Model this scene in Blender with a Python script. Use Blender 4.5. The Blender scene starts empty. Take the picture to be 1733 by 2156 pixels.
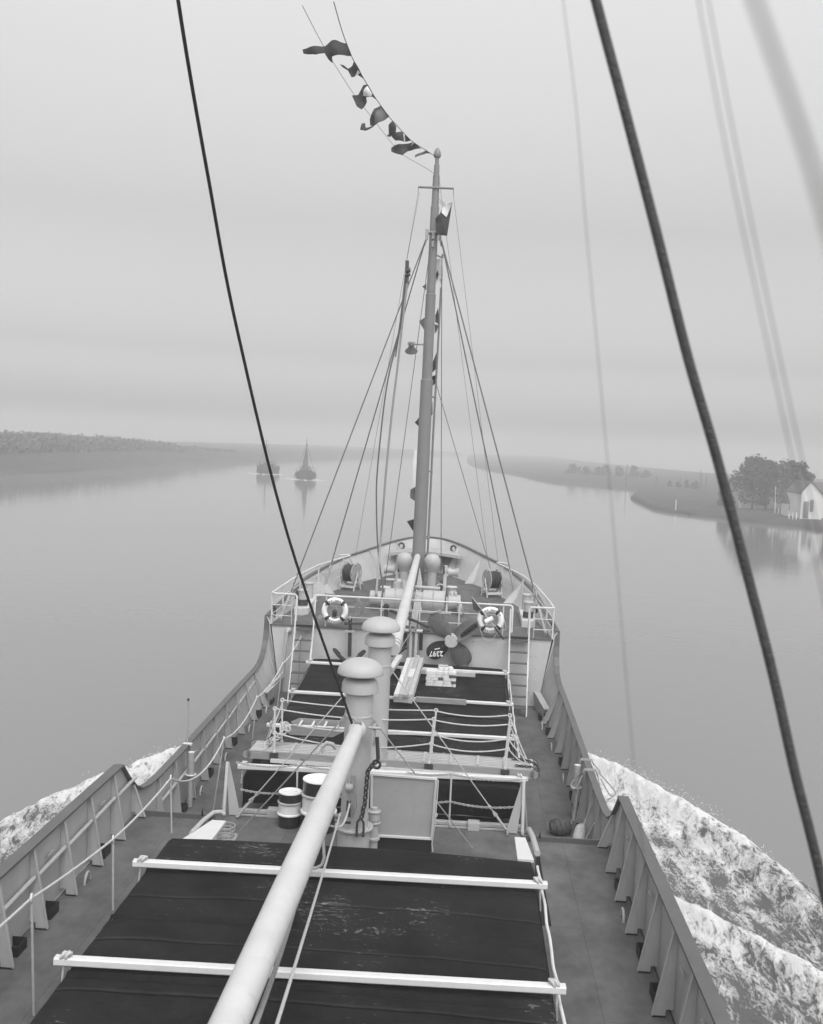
import bpy, bmesh, math, random
from mathutils import Vector, Matrix, noise as mnoise
random.seed(7)
sc = bpy.context.scene
COL = sc.collection
R = math.radians

# ------------------------------------------------------------------ camera
SUN_EL, SUN_AZ = R(62), R(160)          # azimuth measured clockwise from the bow (+Y)
cd = bpy.data.cameras.new('camera')
cam = bpy.data.objects.new('camera', cd)
COL.objects.link(cam)
sc.camera = cam
_p, _a, _r = math.atan(144.4 / 2200), R(3.0), math.atan(0.046)
fw = Vector((-math.sin(_a) * math.cos(_p), math.cos(_a) * math.cos(_p), -math.sin(_p)))
rt0 = Vector((math.cos(_a), math.sin(_a), 0))
up0 = rt0.cross(fw)
rt = rt0 * math.cos(_r) + up0 * math.sin(_r)
up = up0 * math.cos(_r) - rt0 * math.sin(_r)
cam.matrix_world = Matrix(((rt.x, up.x, -fw.x, 1.22), (rt.y, up.y, -fw.y, 0), (rt.z, up.z, -fw.z, 6.7), (0, 0, 0, 1)))
cd.sensor_fit = 'VERTICAL'
cd.sensor_height = 36
cd.lens = 36 * 2200 / 2156
cd.clip_start = 0.05
cd.clip_end = 20000
cd.dof.use_dof = True
cd.dof.focus_distance = 21
cd.dof.aperture_fstop = 3.3

# ------------------------------------------------------------------ world, sun, exposure
w = bpy.data.worlds.new('World')
sc.world = w
w.use_nodes = True
nt = w.node_tree
for n in list(nt.nodes):
    nt.nodes.remove(n)
N = nt.nodes.new
sky = N('ShaderNodeTexSky')
sky.sky_type = 'NISHITA'
sky.sun_disc = False
sky.sun_elevation = SUN_EL
sky.sun_rotation = SUN_AZ
sky.air_density = 1.0
sky.dust_density = 4.0
bw = N('ShaderNodeRGBToBW')
tc = N('ShaderNodeTexCoord')
sep = N('ShaderNodeSeparateXYZ')
rmp = N('ShaderNodeValToRGB')
rmp.color_ramp.elements[0].position = 0.0
rmp.color_ramp.elements[0].color = (4.0, 4.0, 4.0, 1)
rmp.color_ramp.elements[1].position = 0.42
rmp.color_ramp.elements[1].color = (4.0, 4.0, 4.0, 1)
e = rmp.color_ramp.elements.new(0.20)
e.color = (2.08, 2.08, 2.08, 1)
e = rmp.color_ramp.elements.new(0.08)
e.color = (2.08, 2.08, 2.08, 1)
e = rmp.color_ramp.elements.new(0.03)
e.color = (3.5, 3.5, 3.5, 1)
e = rmp.color_ramp.elements.new(0.9)
e.color = (2.3, 2.3, 2.3, 1)
cl = N('ShaderNodeTexNoise')
cl.inputs['Scale'].default_value = 2.2
cl.inputs['Detail'].default_value = 3
mr = N('ShaderNodeMapRange')
mr.inputs['To Min'].default_value = .965
mr.inputs['To Max'].default_value = 1.035
m1 = N('ShaderNodeMath'); m1.operation = 'MULTIPLY'
m2 = N('ShaderNodeMath'); m2.operation = 'MULTIPLY'
bg = N('ShaderNodeBackground')
bg.inputs['Strength'].default_value = 0.11
wo = N('ShaderNodeOutputWorld')
L = nt.links.new
L(sky.outputs[0], bw.inputs[0]); L(tc.outputs['Generated'], sep.inputs[0]); L(sep.outputs['Z'], rmp.inputs[0])
L(tc.outputs['Generated'], cl.inputs['Vector']); L(cl.outputs['Fac'], mr.inputs['Value'])
L(bw.outputs[0], m1.inputs[0]); L(rmp.outputs[0], m1.inputs[1])
L(m1.outputs[0], m2.inputs[0]); L(mr.outputs[0], m2.inputs[1])
L(m2.outputs[0], bg.inputs[0]); L(bg.outputs[0], wo.inputs[0])
sd = bpy.data.lights.new('sun', 'SUN')
sd.energy = 0.5
sd.angle = R(35)
sd.color = (1, 1, 1)
sun = bpy.data.objects.new('sun', sd)
COL.objects.link(sun)
sv = Vector((math.sin(SUN_AZ) * math.cos(SUN_EL), math.cos(SUN_AZ) * math.cos(SUN_EL), math.sin(SUN_EL)))
sun.rotation_euler = sv.to_track_quat('Z', 'Y').to_euler()
sun.location = (0, 0, 60)
sc.view_settings.view_transform = 'Standard'
sc.view_settings.look = 'None'
sc.view_settings.gamma = 1
sc.view_settings.exposure = 0.0
sc.render.engine = 'CYCLES'
sc.cycles.volume_bounces = 1
sc.cycles.max_bounces = 6
sc.cycles.use_denoising = True
sc.cycles.caustics_reflective = False
sc.cycles.caustics_refractive = False

WZ = -2.4            # water level (main deck amidships is z = 0)


def sheer(y):
    return .0045 * max(0, y - 16) ** 2


def fdeck(y):        # forecastle deck height
    return 2.08 + .055 * max(0, y - 25.45)


# ------------------------------------------------------------------ materials
def mat(name, g, rough=.6, var=.12, scale=3.0, bump=0.0, bscale=40, metal=0.0, spec=.4, stretch=(1, 1, 1), streak=0.0):
    m = bpy.data.materials.new(name)
    m.use_nodes = True
    t = m.node_tree
    b = t.nodes['Principled BSDF']
    b.inputs['Roughness'].default_value = rough
    b.inputs['Metallic'].default_value = metal
    b.inputs['Specular IOR Level'].default_value = spec
    co = t.nodes.new('ShaderNodeTexCoord')
    mp = t.nodes.new('ShaderNodeMapping')
    mp.inputs['Scale'].default_value = stretch
    t.links.new(co.outputs['Object'], mp.inputs[0])
    nz = t.nodes.new('ShaderNodeTexNoise')
    nz.inputs['Scale'].default_value = scale
    nz.inputs['Detail'].default_value = 6
    nz.inputs['Roughness'].default_value = .65
    t.links.new(mp.outputs[0], nz.inputs['Vector'])
    cr = t.nodes.new('ShaderNodeValToRGB')
    cr.color_ramp.elements[0].position = .3
    cr.color_ramp.elements[1].position = .7
    a, c = g * (1 - var), g * (1 + var)
    cr.color_ramp.elements[0].color = (a, a, a, 1)
    cr.color_ramp.elements[1].color = (c, c, c, 1)
    t.links.new(nz.outputs['Fac'], cr.inputs[0])
    out = cr.outputs[0]
    if streak:       # grime running down painted steel, small rust spots
        mp2 = t.nodes.new('ShaderNodeMapping')
        mp2.inputs['Scale'].default_value = (9, 9, .9)
        t.links.new(co.outputs['Object'], mp2.inputs[0])
        n2 = t.nodes.new('ShaderNodeTexNoise')
        n2.inputs['Scale'].default_value = 1.3
        n2.inputs['Detail'].default_value = 7
        n2.inputs['Roughness'].default_value = .7
        t.links.new(mp2.outputs[0], n2.inputs['Vector'])
        r2 = t.nodes.new('ShaderNodeValToRGB')
        r2.color_ramp.elements[0].position = .60
        r2.color_ramp.elements[0].color = (1, 1, 1, 1)
        r2.color_ramp.elements[1].position = .78
        v = 1 - streak
        r2.color_ramp.elements[1].color = (v, v, v, 1)
        t.links.new(n2.outputs['Fac'], r2.inputs[0])
        mx = t.nodes.new('ShaderNodeMix')
        mx.data_type = 'RGBA'
        mx.blend_type = 'MULTIPLY'
        mx.inputs['Factor'].default_value = 1
        t.links.new(out, mx.inputs['A'])
        t.links.new(r2.outputs[0], mx.inputs['B'])
        out = mx.outputs['Result']
    t.links.new(out, b.inputs['Base Color'])
    if bump:
        n3 = t.nodes.new('ShaderNodeTexNoise')
        n3.inputs['Scale'].default_value = bscale
        n3.inputs['Detail'].default_value = 4
        t.links.new(mp.outputs[0], n3.inputs['Vector'])
        bp = t.nodes.new('ShaderNodeBump')
        bp.inputs['Strength'].default_value = bump
        bp.inputs['Distance'].default_value = .02
        t.links.new(n3.outputs['Fac'], bp.inputs['Height'])
        t.links.new(bp.outputs[0], b.inputs['Normal'])
    return m


M = dict(
    paint=mat('grey_paint', .47, .45, .06, 2, .08, 25, streak=.25),
    bulw=mat('bulwark_paint', .39, .5, .10, 2, .12, 18, streak=.30),
    cap=mat('cap_rail_paint', .098, .5, .12, 4, .1, 30, streak=.2),
    vent=mat('vent_paint', .40, .5, .04, 3, .1, 60, streak=.12),
    white=mat('white_paint', .60, .45, .05, 6, .08, 40, streak=.15),
    rail=mat('rail_paint', .56, .45, .06, 8, .1, 60),
    galv=mat('galvanised_steel', .34, .5, .15, 12, .1, 60),
    dark=mat('dark_iron', .035, .55, .25, 14, .2, 60),
    black=mat('black_gap', .012, .8, .2, 5),
    drum=mat('black_drum_enamel', .02, .3, .2, 6, .05, 20, spec=.5),
    drumw=mat('white_drum_enamel', .72, .4, .08, 7, .1, 25, streak=.35),
    wood=mat('grey_wood', .42, .75, .2, 3, .2, 30, stretch=(1, 9, 9)),
    woodx=mat('fresh_timber', .62, .75, .13, 3, .2, 30, stretch=(9, .8, 9)),
    woodd=mat('weathered_timber', .36, .8, .25, 4, .2, 30, stretch=(9, .8, 9)),
    plankl=mat('grey_plank_lengthwise', .25, .75, .16, 4, .2, 30, stretch=(.9, 9, 9)),
    brick=mat('pale_brick', .62, .85, .14, 9, .3, 60),
    brickd=mat('dark_brick', .08, .85, .25, 9, .3, 60),
    rope=mat('rope_fibre', .50, .9, .22, 45, .5, 130),
    ropeg=mat('grey_rope_fibre', .28, .9, .2, 45, .5, 130),
    wire=mat('steel_wire', .10, .5, .2, 50, .3, 150),
    wireb=mat('black_tarred_wire', .012, .6, .2, 30, .3, 100),
    wirem=mat('weathered_wire', .05, .6, .25, 30, .6, 110),
    ring=mat('lifebuoy_white', .78, .5, .04, 6),
    band=mat('lifebuoy_band', .03, .6, .15, 8),
    bronze=mat('propeller_bronze', .16, .5, .3, 6, .25, 25),
    bronzem=mat('propeller_mid', .085, .5, .3, 6, .25, 25),
    bronzed=mat('propeller_dark', .045, .5, .35, 6, .25, 25),
    hub=mat('propeller_hub_paint', .42, .5, .12, 8, .15, 30),
    ink=mat('black_lettering', .008, .6, .1, 5),
    chalk=mat('white_lettering', .7, .8, .1, 20),
    flagd=mat('dark_bunting', .045, .9, .2, 5, .2, 40),
    flagm=mat('mid_bunting', .13, .9, .2, 5, .2, 40),
    flagl=mat('pale_bunting', .62, .9, .08, 5, .2, 40),
    mast=mat('mast_paint', .20, .45, .06, 4, .08, 30, streak=.2),
    boom=mat('boom_paint', .54, .45, .09, 2, .08, 30, streak=.42),
    weave=mat('coir_fender', .10, .95, .4, 60, 1.0, 55),
    canvas=mat('worn_canvas', .42, .9, .25, 12, .4, 40),
    boat=mat('tarred_boat_hull', .05, .7, .2, 1),
    boatw=mat('boat_spar_wood', .20, .7, .2, 2),
    sail=mat('brown_furled_sail', .09, .9, .2, 2),
    wsail=mat('white_sailcloth', .80, .9, .05, 2),
    wall=mat('limewashed_wall', .68, .9, .12, .6, .2, 5, streak=.3),
    roof=mat('dark_tile_roof', .10, .85, .2, 1, .4, 6),
    glass=mat('dark_window_glass', .04, .2, .2, 3),
    leaf=mat('dark_foliage', .055, .8, .35, .8),
    leaf2=mat('mid_foliage', .085, .8, .35, .8),
    bark=mat('tree_bark', .07, .9, .25, 4),
    grass=mat('bank_grass', .05, .95, .35, .25, .6, 2),
    pole=mat('white_pole', .72, .6, .08, 4),
    stone=mat('bank_stones', .20, .95, .35, .8, .6, 3),
)


def steel_deck():
    m = mat('deck_plating', .118, .55, .32, 2.6, .2, 14, stretch=(1, .7, 1), spec=.12)
    t = m.node_tree
    b = t.nodes['Principled BSDF']
    co = t.nodes['Texture Coordinate']
    src = b.inputs['Base Color'].links[0].from_socket
    br = t.nodes.new('ShaderNodeTexBrick')      # welded plate seams
    br.inputs['Scale'].default_value = 1.0
    br.inputs['Brick Width'].default_value = 4.2
    br.inputs['Row Height'].default_value = 1.45
    br.inputs['Mortar Size'].default_value = .006
    br.inputs['Mortar Smooth'].default_value = .4
    br.inputs['Color1'].default_value = (1, 1, 1, 1)
    br.inputs['Color2'].default_value = (.9, .9, .9, 1)
    br.inputs['Mortar'].default_value = (.62, .62, .62, 1)
    mp = t.nodes.new('ShaderNodeMapping')
    mp.inputs['Rotation'].default_value = (0, 0, R(90))
    t.links.new(co.outputs['Object'], mp.inputs[0])
    t.links.new(mp.outputs[0], br.inputs['Vector'])
    mx = t.nodes.new('ShaderNodeMix'); mx.data_type = 'RGBA'; mx.blend_type = 'MULTIPLY'
    mx.inputs['Factor'].default_value = 1
    t.links.new(src, mx.inputs['A']); t.links.new(br.outputs['Color'], mx.inputs['B'])
    # pale scratches and salt spots
    nz = t.nodes.new('ShaderNodeTexNoise'); nz.inputs['Scale'].default_value = 9; nz.inputs['Detail'].default_value = 9
    nz.inputs['Roughness'].default_value = .8
    t.links.new(co.outputs['Object'], nz.inputs['Vector'])
    cr = t.nodes.new('ShaderNodeValToRGB')
    cr.color_ramp.elements[0].position = .66; cr.color_ramp.elements[0].color = (0, 0, 0, 1)
    cr.color_ramp.elements[1].position = .80; cr.color_ramp.elements[1].color = (.5, .5, .5, 1)
    t.links.new(nz.outputs['Fac'], cr.inputs[0])
    m3 = t.nodes.new('ShaderNodeMix'); m3.data_type = 'RGBA'
    m3.inputs['B'].default_value = (.2, .2, .2, 1)
    t.links.new(cr.outputs[0], m3.inputs['Factor']); t.links.new(mx.outputs['Result'], m3.inputs['A'])
    t.links.new(m3.outputs['Result'], b.inputs['Base Color'])
    # patchy gloss (damp paint)
    rr = t.nodes.new('ShaderNodeMapRange')
    rr.inputs['From Min'].default_value = .3; rr.inputs['From Max'].default_value = .7
    rr.inputs['To Min'].default_value = .45; rr.inputs['To Max'].default_value = .75
    n4 = t.nodes.new('ShaderNodeTexNoise'); n4.inputs['Scale'].default_value = .9; n4.inputs['Detail'].default_value = 5
    t.links.new(co.outputs['Object'], n4.inputs['Vector'])
    t.links.new(n4.outputs['Fac'], rr.inputs['Value']); t.links.new(rr.outputs[0], b.inputs['Roughness'])
    return m


def tarp():
    m = mat('tarred_canvas', .017, .9, .3, 1.6, .25, 60, spec=.05)
    t = m.node_tree
    b = t.nodes['Principled BSDF']
    co = t.nodes['Texture Coordinate']
    src = b.inputs['Base Color'].links[0].from_socket
    mp = t.nodes.new('ShaderNodeMapping'); mp.inputs['Scale'].default_value = (1, 2.2, 1)
    t.links.new(co.outputs['Object'], mp.inputs[0])
    n1 = t.nodes.new('ShaderNodeTexNoise'); n1.inputs['Scale'].default_value = 10; n1.inputs['Detail'].default_value = 10
    n1.inputs['Roughness'].default_value = .72; n1.inputs['Distortion'].default_value = .6
    t.links.new(mp.outputs[0], n1.inputs['Vector'])
    n2 = t.nodes.new('ShaderNodeTexNoise'); n2.inputs['Scale'].default_value = .8; n2.inputs['Detail'].default_value = 2
    t.links.new(co.outputs['Object'], n2.inputs['Vector'])
    ad = t.nodes.new('ShaderNodeMath'); ad.operation = 'MULTIPLY_ADD'
    t.links.new(n2.outputs['Fac'], ad.inputs[0]); ad.inputs[1].default_value = .55
    t.links.new(n1.outputs['Fac'], ad.inputs[2])
    cr = t.nodes.new('ShaderNodeValToRGB')       # worn chalky scuffs
    cr.color_ramp.elements[0].position = .93; cr.color_ramp.elements[0].color = (0, 0, 0, 1)
    cr.color_ramp.elements[1].position = 1.02; cr.color_ramp.elements[1].color = (.8, .8, .8, 1)
    t.links.new(ad.outputs[0], cr.inputs[0])
    mx = t.nodes.new('ShaderNodeMix'); mx.data_type = 'RGBA'
    mx.inputs['B'].default_value = (.22, .22, .22, 1)
    t.links.new(cr.outputs[0], mx.inputs['Factor']); t.links.new(src, mx.inputs['A'])
    # dusty grey bloom
    c2 = t.nodes.new('ShaderNodeValToRGB')
    c2.color_ramp.elements[0].position = .45; c2.color_ramp.elements[0].color = (0, 0, 0, 1)
    c2.color_ramp.elements[1].position = .8; c2.color_ramp.elements[1].color = (.35, .35, .35, 1)
    t.links.new(n2.outputs['Fac'], c2.inputs[0])
    m3 = t.nodes.new('ShaderNodeMix'); m3.data_type = 'RGBA'
    m3.inputs['B'].default_value = (.034, .034, .034, 1)
    t.links.new(c2.outputs[0], m3.inputs['Factor']); t.links.new(mx.outputs['Result'], m3.inputs['A'])
    sp_ = t.nodes.new('ShaderNodeSeparateXYZ'); t.links.new(co.outputs['Object'], sp_.inputs[0])
    nw = t.nodes.new('ShaderNodeTexNoise'); nw.inputs['Scale'].default_value = 1.2
    t.links.new(co.outputs['Object'], nw.inputs['Vector'])
    a_ = t.nodes.new('ShaderNodeMath'); a_.operation = 'MULTIPLY_ADD'; a_.inputs[1].default_value = .10
    t.links.new(nw.outputs['Fac'], a_.inputs[0]); t.links.new(sp_.outputs['Y'], a_.inputs[2])
    q_ = t.nodes.new('ShaderNodeMath'); q_.operation = 'MULTIPLY'; q_.inputs[1].default_value = 1 / .98
    t.links.new(a_.outputs[0], q_.inputs[0])
    fr = t.nodes.new('ShaderNodeMath'); fr.operation = 'FRACT'; t.links.new(q_.outputs[0], fr.inputs[0])
    c4 = t.nodes.new('ShaderNodeValToRGB')       # cloth seam: dark joint line with a painted highlight beside it
    c4.color_ramp.elements[0].position = 0; c4.color_ramp.elements[0].color = (.35, .35, .35, 1)
    c4.color_ramp.elements[1].position = 1; c4.color_ramp.elements[1].color = (1, 1, 1, 1)
    for p_, v_ in ((.022, .35), (.03, 1.7), (.06, 1.45), (.075, 1.0)):
        el = c4.color_ramp.elements.new(p_); el.color = (v_, v_, v_, 1)
    t.links.new(fr.outputs[0], c4.inputs[0])
    m5 = t.nodes.new('ShaderNodeMix'); m5.data_type = 'RGBA'; m5.blend_type = 'MULTIPLY'; m5.inputs['Factor'].default_value = 1
    t.links.new(m3.outputs['Result'], m5.inputs['A']); t.links.new(c4.outputs[0], m5.inputs['B'])
    t.links.new(m5.outputs['Result'], b.inputs['Base Color'])
    return m


M['deck'] = steel_deck()
M['tarp'] = tarp()


# ------------------------------------------------------------------ mesh helper
class MB:
    def __init__(s):
        s.v = []; s.f = []; s.sm = []

    def add(s, vs, fs, smooth=False):
        o = len(s.v)
        s.v += [Vector(p) for p in vs]
        s.f += [tuple(i + o for i in f) for f in fs]
        s.sm += [smooth] * len(fs)
        return s

    def box(s, c, d, rot=None):
        c = Vector(c); hx, hy, hz = d[0] / 2, d[1] / 2, d[2] / 2
        vs = [Vector((x, y, z)) for x in (-hx, hx) for y in (-hy, hy) for z in (-hz, hz)]
        if rot is not None:
            vs = [rot @ v for v in vs]
        return s.add([v + c for v in vs], [(0, 1, 3, 2), (4, 6, 7, 5), (0, 4, 5, 1), (2, 3, 7, 6), (0, 2, 6, 4), (1, 5, 7, 3)])

    def bar(s, p0, p1, w_, h, upv=(0, 0, 1), bev=0.0):
        p0, p1 = Vector(p0), Vector(p1)
        d = (p1 - p0).normalized()
        x = d.cross(Vector(upv)).normalized()
        z = x.cross(d).normalized()
        hw, hh = w_ / 2, h / 2
        b = bev or min(w_, h) * .08
        sec = [(-hw + b, -hh), (hw - b, -hh), (hw, -hh + b), (hw, hh - b), (hw - b, hh), (-hw + b, hh), (-hw, hh - b), (-hw, -hh + b)]
        vs = [p + x * a + z * c for p in (p0, p1) for a, c in sec]
        fs = [(i, (i + 1) % 8, 8 + (i + 1) % 8, 8 + i) for i in range(8)] + [tuple(range(7, -1, -1)), tuple(range(8, 16))]
        return s.add(vs, fs)

    def cyl(s, p0, p1, r0, r1=None, n=20, caps=True):
        r1 = r0 if r1 is None else r1
        p0, p1 = Vector(p0), Vector(p1)
        d = (p1 - p0).normalized()
        a = d.orthogonal().normalized(); b = d.cross(a)
        vs = []
        for p, r in ((p0, r0), (p1, r1)):
            for i in range(n):
                t = 2 * math.pi * i / n
                vs.append(p + (a * math.cos(t) + b * math.sin(t)) * r)
        s.add(vs, [(i, (i + 1) % n, n + (i + 1) % n, n + i) for i in range(n)], True)
        if caps:
            s.add(vs[:n], [tuple(range(n - 1, -1, -1))]); s.add(vs[n:], [tuple(range(n))])
        return s

    def tube(s, pts, r, n=8, closed=False, caps=True):
        pts = [Vector(p) for p in pts]
        m = len(pts)
        rs = r if isinstance(r, (list, tuple)) else [r] * m
        nrm = None; vs = []
        for i, p in enumerate(pts):
            a = pts[(i - 1) % m] if (closed or i > 0) else p
            b = pts[(i + 1) % m] if (closed or i < m - 1) else p
            t = (b - a)
            if t.length < 1e-9:
                t = Vector((0, 0, 1))
            t.normalize()
            nrm = t.orthogonal().normalized() if nrm is None else (nrm - t * nrm.dot(t)).normalized()
            bn = t.cross(nrm)
            for k in range(n):
                g = 2 * math.pi * k / n
                vs.append(p + (nrm * math.cos(g) + bn * math.sin(g)) * rs[i])
        fs = []
        for i in range(m if closed else m - 1):
            j = (i + 1) % m
            fs += [(i * n + k, i * n + (k + 1) % n, j * n + (k + 1) % n, j * n + k) for k in range(n)]
        s.add(vs, fs, True)
        if caps and not closed:
            s.add(vs[:n], [tuple(range(n - 1, -1, -1))]); s.add(vs[-n:], [tuple(range(n))])
        return s

    def lathe(s, prof, c=(0, 0, 0), n=32, rot=None, smooth=True):
        c = Vector(c); vs = []
        for r, z in prof:
            for k in range(n):
                t = 2 * math.pi * k / n
                v = Vector((r * math.cos(t), r * math.sin(t), z))
                vs.append((rot @ v if rot is not None else v) + c)
        fs = []
        for i in range(len(prof) - 1):
            fs += [(i * n + k, i * n + (k + 1) % n, (i + 1) * n + (k + 1) % n, (i + 1) * n + k) for k in range(n)]
        return s.add(vs, fs, smooth)

    def prism(s, poly, ext):
        poly = [Vector(p) for p in poly]; ext = Vector(ext); n = len(poly)
        vs = poly + [p + ext for p in poly]
        return s.add(vs, [tuple(range(n - 1, -1, -1)), tuple(range(n, 2 * n))] + [(i, (i + 1) % n, n + (i + 1) % n, n + i) for i in range(n)])

    def ball(s, c, r, n=16, sc_=(1, 1, 1), rot=None):
        prof = [(max(1e-4, math.sin(math.pi * i / n)), -math.cos(math.pi * i / n)) for i in range(n + 1)]
        c = Vector(c); k = 2 * n; vs = []
        for a, z in prof:
            for j in range(k):
                t = 2 * math.pi * j / k
                v = Vector((a * math.cos(t) * r * sc_[0], a * math.sin(t) * r * sc_[1], z * r * sc_[2]))
                vs.append((rot @ v if rot is not None else v) + c)
        fs = [(i * k + j, i * k + (j + 1) % k, (i + 1) * k + (j + 1) % k, (i + 1) * k + j) for i in range(n) for j in range(k)]
        return s.add(vs, fs, True)

    def torus(s, c, Rr, r, axis=(0, 0, 1), n=28, m=8, sx=1, sy=1):
        ax = Vector(axis).normalized()
        a = Vector((1, 0, 0)) if abs(ax.x) < .9 else Vector((0, 1, 0))
        a = (a - ax * a.dot(ax)).normalized(); b = ax.cross(a)
        return s.tube([Vector(c) + a * Rr * sx * math.cos(2 * math.pi * i / n) + b * Rr * sy * math.sin(2 * math.pi * i / n) for i in range(n)], r, m, closed=True)

    def grid(s, fn, nu, nv, smooth=True):
        vs = [fn(i / nu, j / nv) for j in range(nv + 1) for i in range(nu + 1)]
        return s.add(vs, [(j * (nu + 1) + i, j * (nu + 1) + i + 1, (j + 1) * (nu + 1) + i + 1, (j + 1) * (nu + 1) + i) for j in range(nv) for i in range(nu)], smooth)

    def sweep(s, pts, sides, w_, h, upv=None):
        """rectangular section along pts; sides = unit vectors across"""
        pts = [Vector(p) for p in pts]; vs = []
        for i, p in enumerate(pts):
            a = pts[max(i - 1, 0)]; b = pts[min(i + 1, len(pts) - 1)]
            t = (b - a).normalized(); x = Vector(sides[i]).normalized()
            z = x.cross(t).normalized()
            if z.z < 0:
                z = -z
            vs += [p - x * w_ / 2 - z * h / 2, p + x * w_ / 2 - z * h / 2, p + x * w_ / 2 + z * h / 2, p - x * w_ / 2 + z * h / 2]
        n = len(pts)
        fs = [(4 * i + k, 4 * i + (k + 1) % 4, 4 * i + 4 + (k + 1) % 4, 4 * i + 4 + k) for i in range(n - 1) for k in range(4)]
        fs += [(3, 2, 1, 0), tuple(4 * (n - 1) + k for k in range(4))]
        return s.add(vs, fs)

    def mesh(s, name, m, off):
        me = bpy.data.meshes.new(name)
        me.from_pydata([v - off for v in s.v], [], s.f)
        bm = bmesh.new(); bm.from_mesh(me)
        bm.normal_update()
        bmesh.ops.recalc_face_normals(bm, faces=bm.faces)
        bm.to_mesh(me); bm.free()
        for p, q in zip(me.polygons, s.sm):
            p.use_smooth = q
        if any(s.sm):
            me.set_sharp_from_angle(angle=R(38))
        if m is not None:
            me.materials.append(m)
        return me


ORG = {}


def props(o, label, cat, group=None, kind=None):
    if label: o['label'] = label
    if cat: o['category'] = cat
    if group: o['group'] = group
    if kind: o['kind'] = kind
    return o


def root(name, label, cat, loc=(0, 0, 0), group=None):
    o = bpy.data.objects.new(name, None)
    o.empty_display_size = .1
    COL.objects.link(o)
    o.location = loc
    ORG[o.name] = Vector(loc)
    return props(o, label, cat, group)


def part(mb, name, m, parent, label=None):
    off = ORG[parent.name]
    o = bpy.data.objects.new(name, mb.mesh(name, M[m] if isinstance(m, str) else m, off))
    COL.objects.link(o)
    o.parent = parent
    ORG[o.name] = off
    if label: o['label'] = label
    return o


def one(mb, name, m, label, cat, group=None, kind=None):
    xs = [v.x for v in mb.v]; ys = [v.y for v in mb.v]; zs = [v.z for v in mb.v]
    off = Vector(((min(xs) + max(xs)) / 2, (min(ys) + max(ys)) / 2, min(zs)))
    if kind == 'structure':
        off = Vector((0, 0, 0))
    o = bpy.data.objects.new(name, mb.mesh(name, M[m] if isinstance(m, str) else m, off))
    COL.objects.link(o)
    o.location = off
    ORG[o.name] = off
    return props(o, label, cat, group, kind)


def dup(r_, loc, label=None, group=None, rz=0):
    c = r_.copy(); COL.objects.link(c); c.location = loc; c.rotation_euler = (0, 0, rz)
    if label: c['label'] = label
    if group: c['group'] = group
    for ch in list(r_.children):
        d = ch.copy(); COL.objects.link(d); d.parent = c
        for g in list(ch.children):
            q = g.copy(); COL.objects.link(q); q.parent = d
    return c


def sag(p0, p1, s_, n=12):
    p0, p1 = Vector(p0), Vector(p1)
    return [p0.lerp(p1, i / n) - Vector((0, 0, 4 * s_ * (i / n) * (1 - i / n))) for i in range(n + 1)]


def interp(tab, x):
    if x <= tab[0][0]: return tab[0][1]
    for (a, b), (c, d) in zip(tab, tab[1:]):
        if x <= c:
            return b + (d - b) * (x - a) / (c - a)
    return tab[-1][1]


def spline(pts, n):
    """Catmull-Rom through pts, n samples per span"""
    P = [Vector(p) for p in pts]; out = []
    for i in range(len(P) - 1):
        a, b, c, d = P[max(i - 1, 0)], P[i], P[i + 1], P[min(i + 2, len(P) - 1)]
        for k in range(n):
            t = k / n
            out.append(.5 * ((2 * b) + (c - a) * t + (2 * a - 5 * b + 4 * c - d) * t * t + (3 * b - a - 3 * c + d) * t ** 3))
    out.append(P[-1])
    return out


def chain(mb, pts, link=.07, r=.008):
    """links along a polyline, alternately turned"""
    P = [Vector(p) for p in pts]
    ds = [0]
    for a, b in zip(P, P[1:]): ds.append(ds[-1] + (b - a).length)
    step = link * .72
    k = 0; d = 0
    while d < ds[-1]:
        i = max(j for j in range(len(ds)) if ds[j] <= d + 1e-9); i = min(i, len(P) - 2)
        t = (d - ds[i]) / max(1e-6, ds[i + 1] - ds[i])
        c = P[i].lerp(P[i + 1], t); dr = (P[i + 1] - P[i]).normalized()
        sd_ = dr.orthogonal().normalized()
        if k % 2: sd_ = dr.cross(sd_)
        ring = []
        for q in range(10):
            g = 2 * math.pi * q / 10
            ring.append(c + dr * math.cos(g) * link / 2 + sd_ * math.sin(g) * link * .3)
        mb.tube(ring, r, 5, closed=True)
        d += step; k += 1
    return mb


def text(mb, s, size, origin, xdir, ydir, thick=.002, align='CENTER'):
    cu = bpy.data.curves.new('t', 'FONT'); cu.body = s; cu.size = size; cu.align_x = align; cu.align_y = 'CENTER'
    cu.offset = size * .012
    cu.extrude = thick
    ob = bpy.data.objects.new('t', cu); COL.objects.link(ob)
    dg = bpy.context.evaluated_depsgraph_get(); dg.update()
    me = bpy.data.meshes.new_from_object(ob.evaluated_get(dg))
    X, Y = Vector(xdir).normalized(), Vector(ydir).normalized(); Z = X.cross(Y)
    mb.add([Vector(origin) + X * v.co.x + Y * v.co.y + Z * v.co.z for v in me.vertices], [tuple(p.vertices) for p in me.polygons])
    bpy.data.objects.remove(ob); bpy.data.curves.remove(cu); bpy.data.meshes.remove(me)
    return mb


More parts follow.
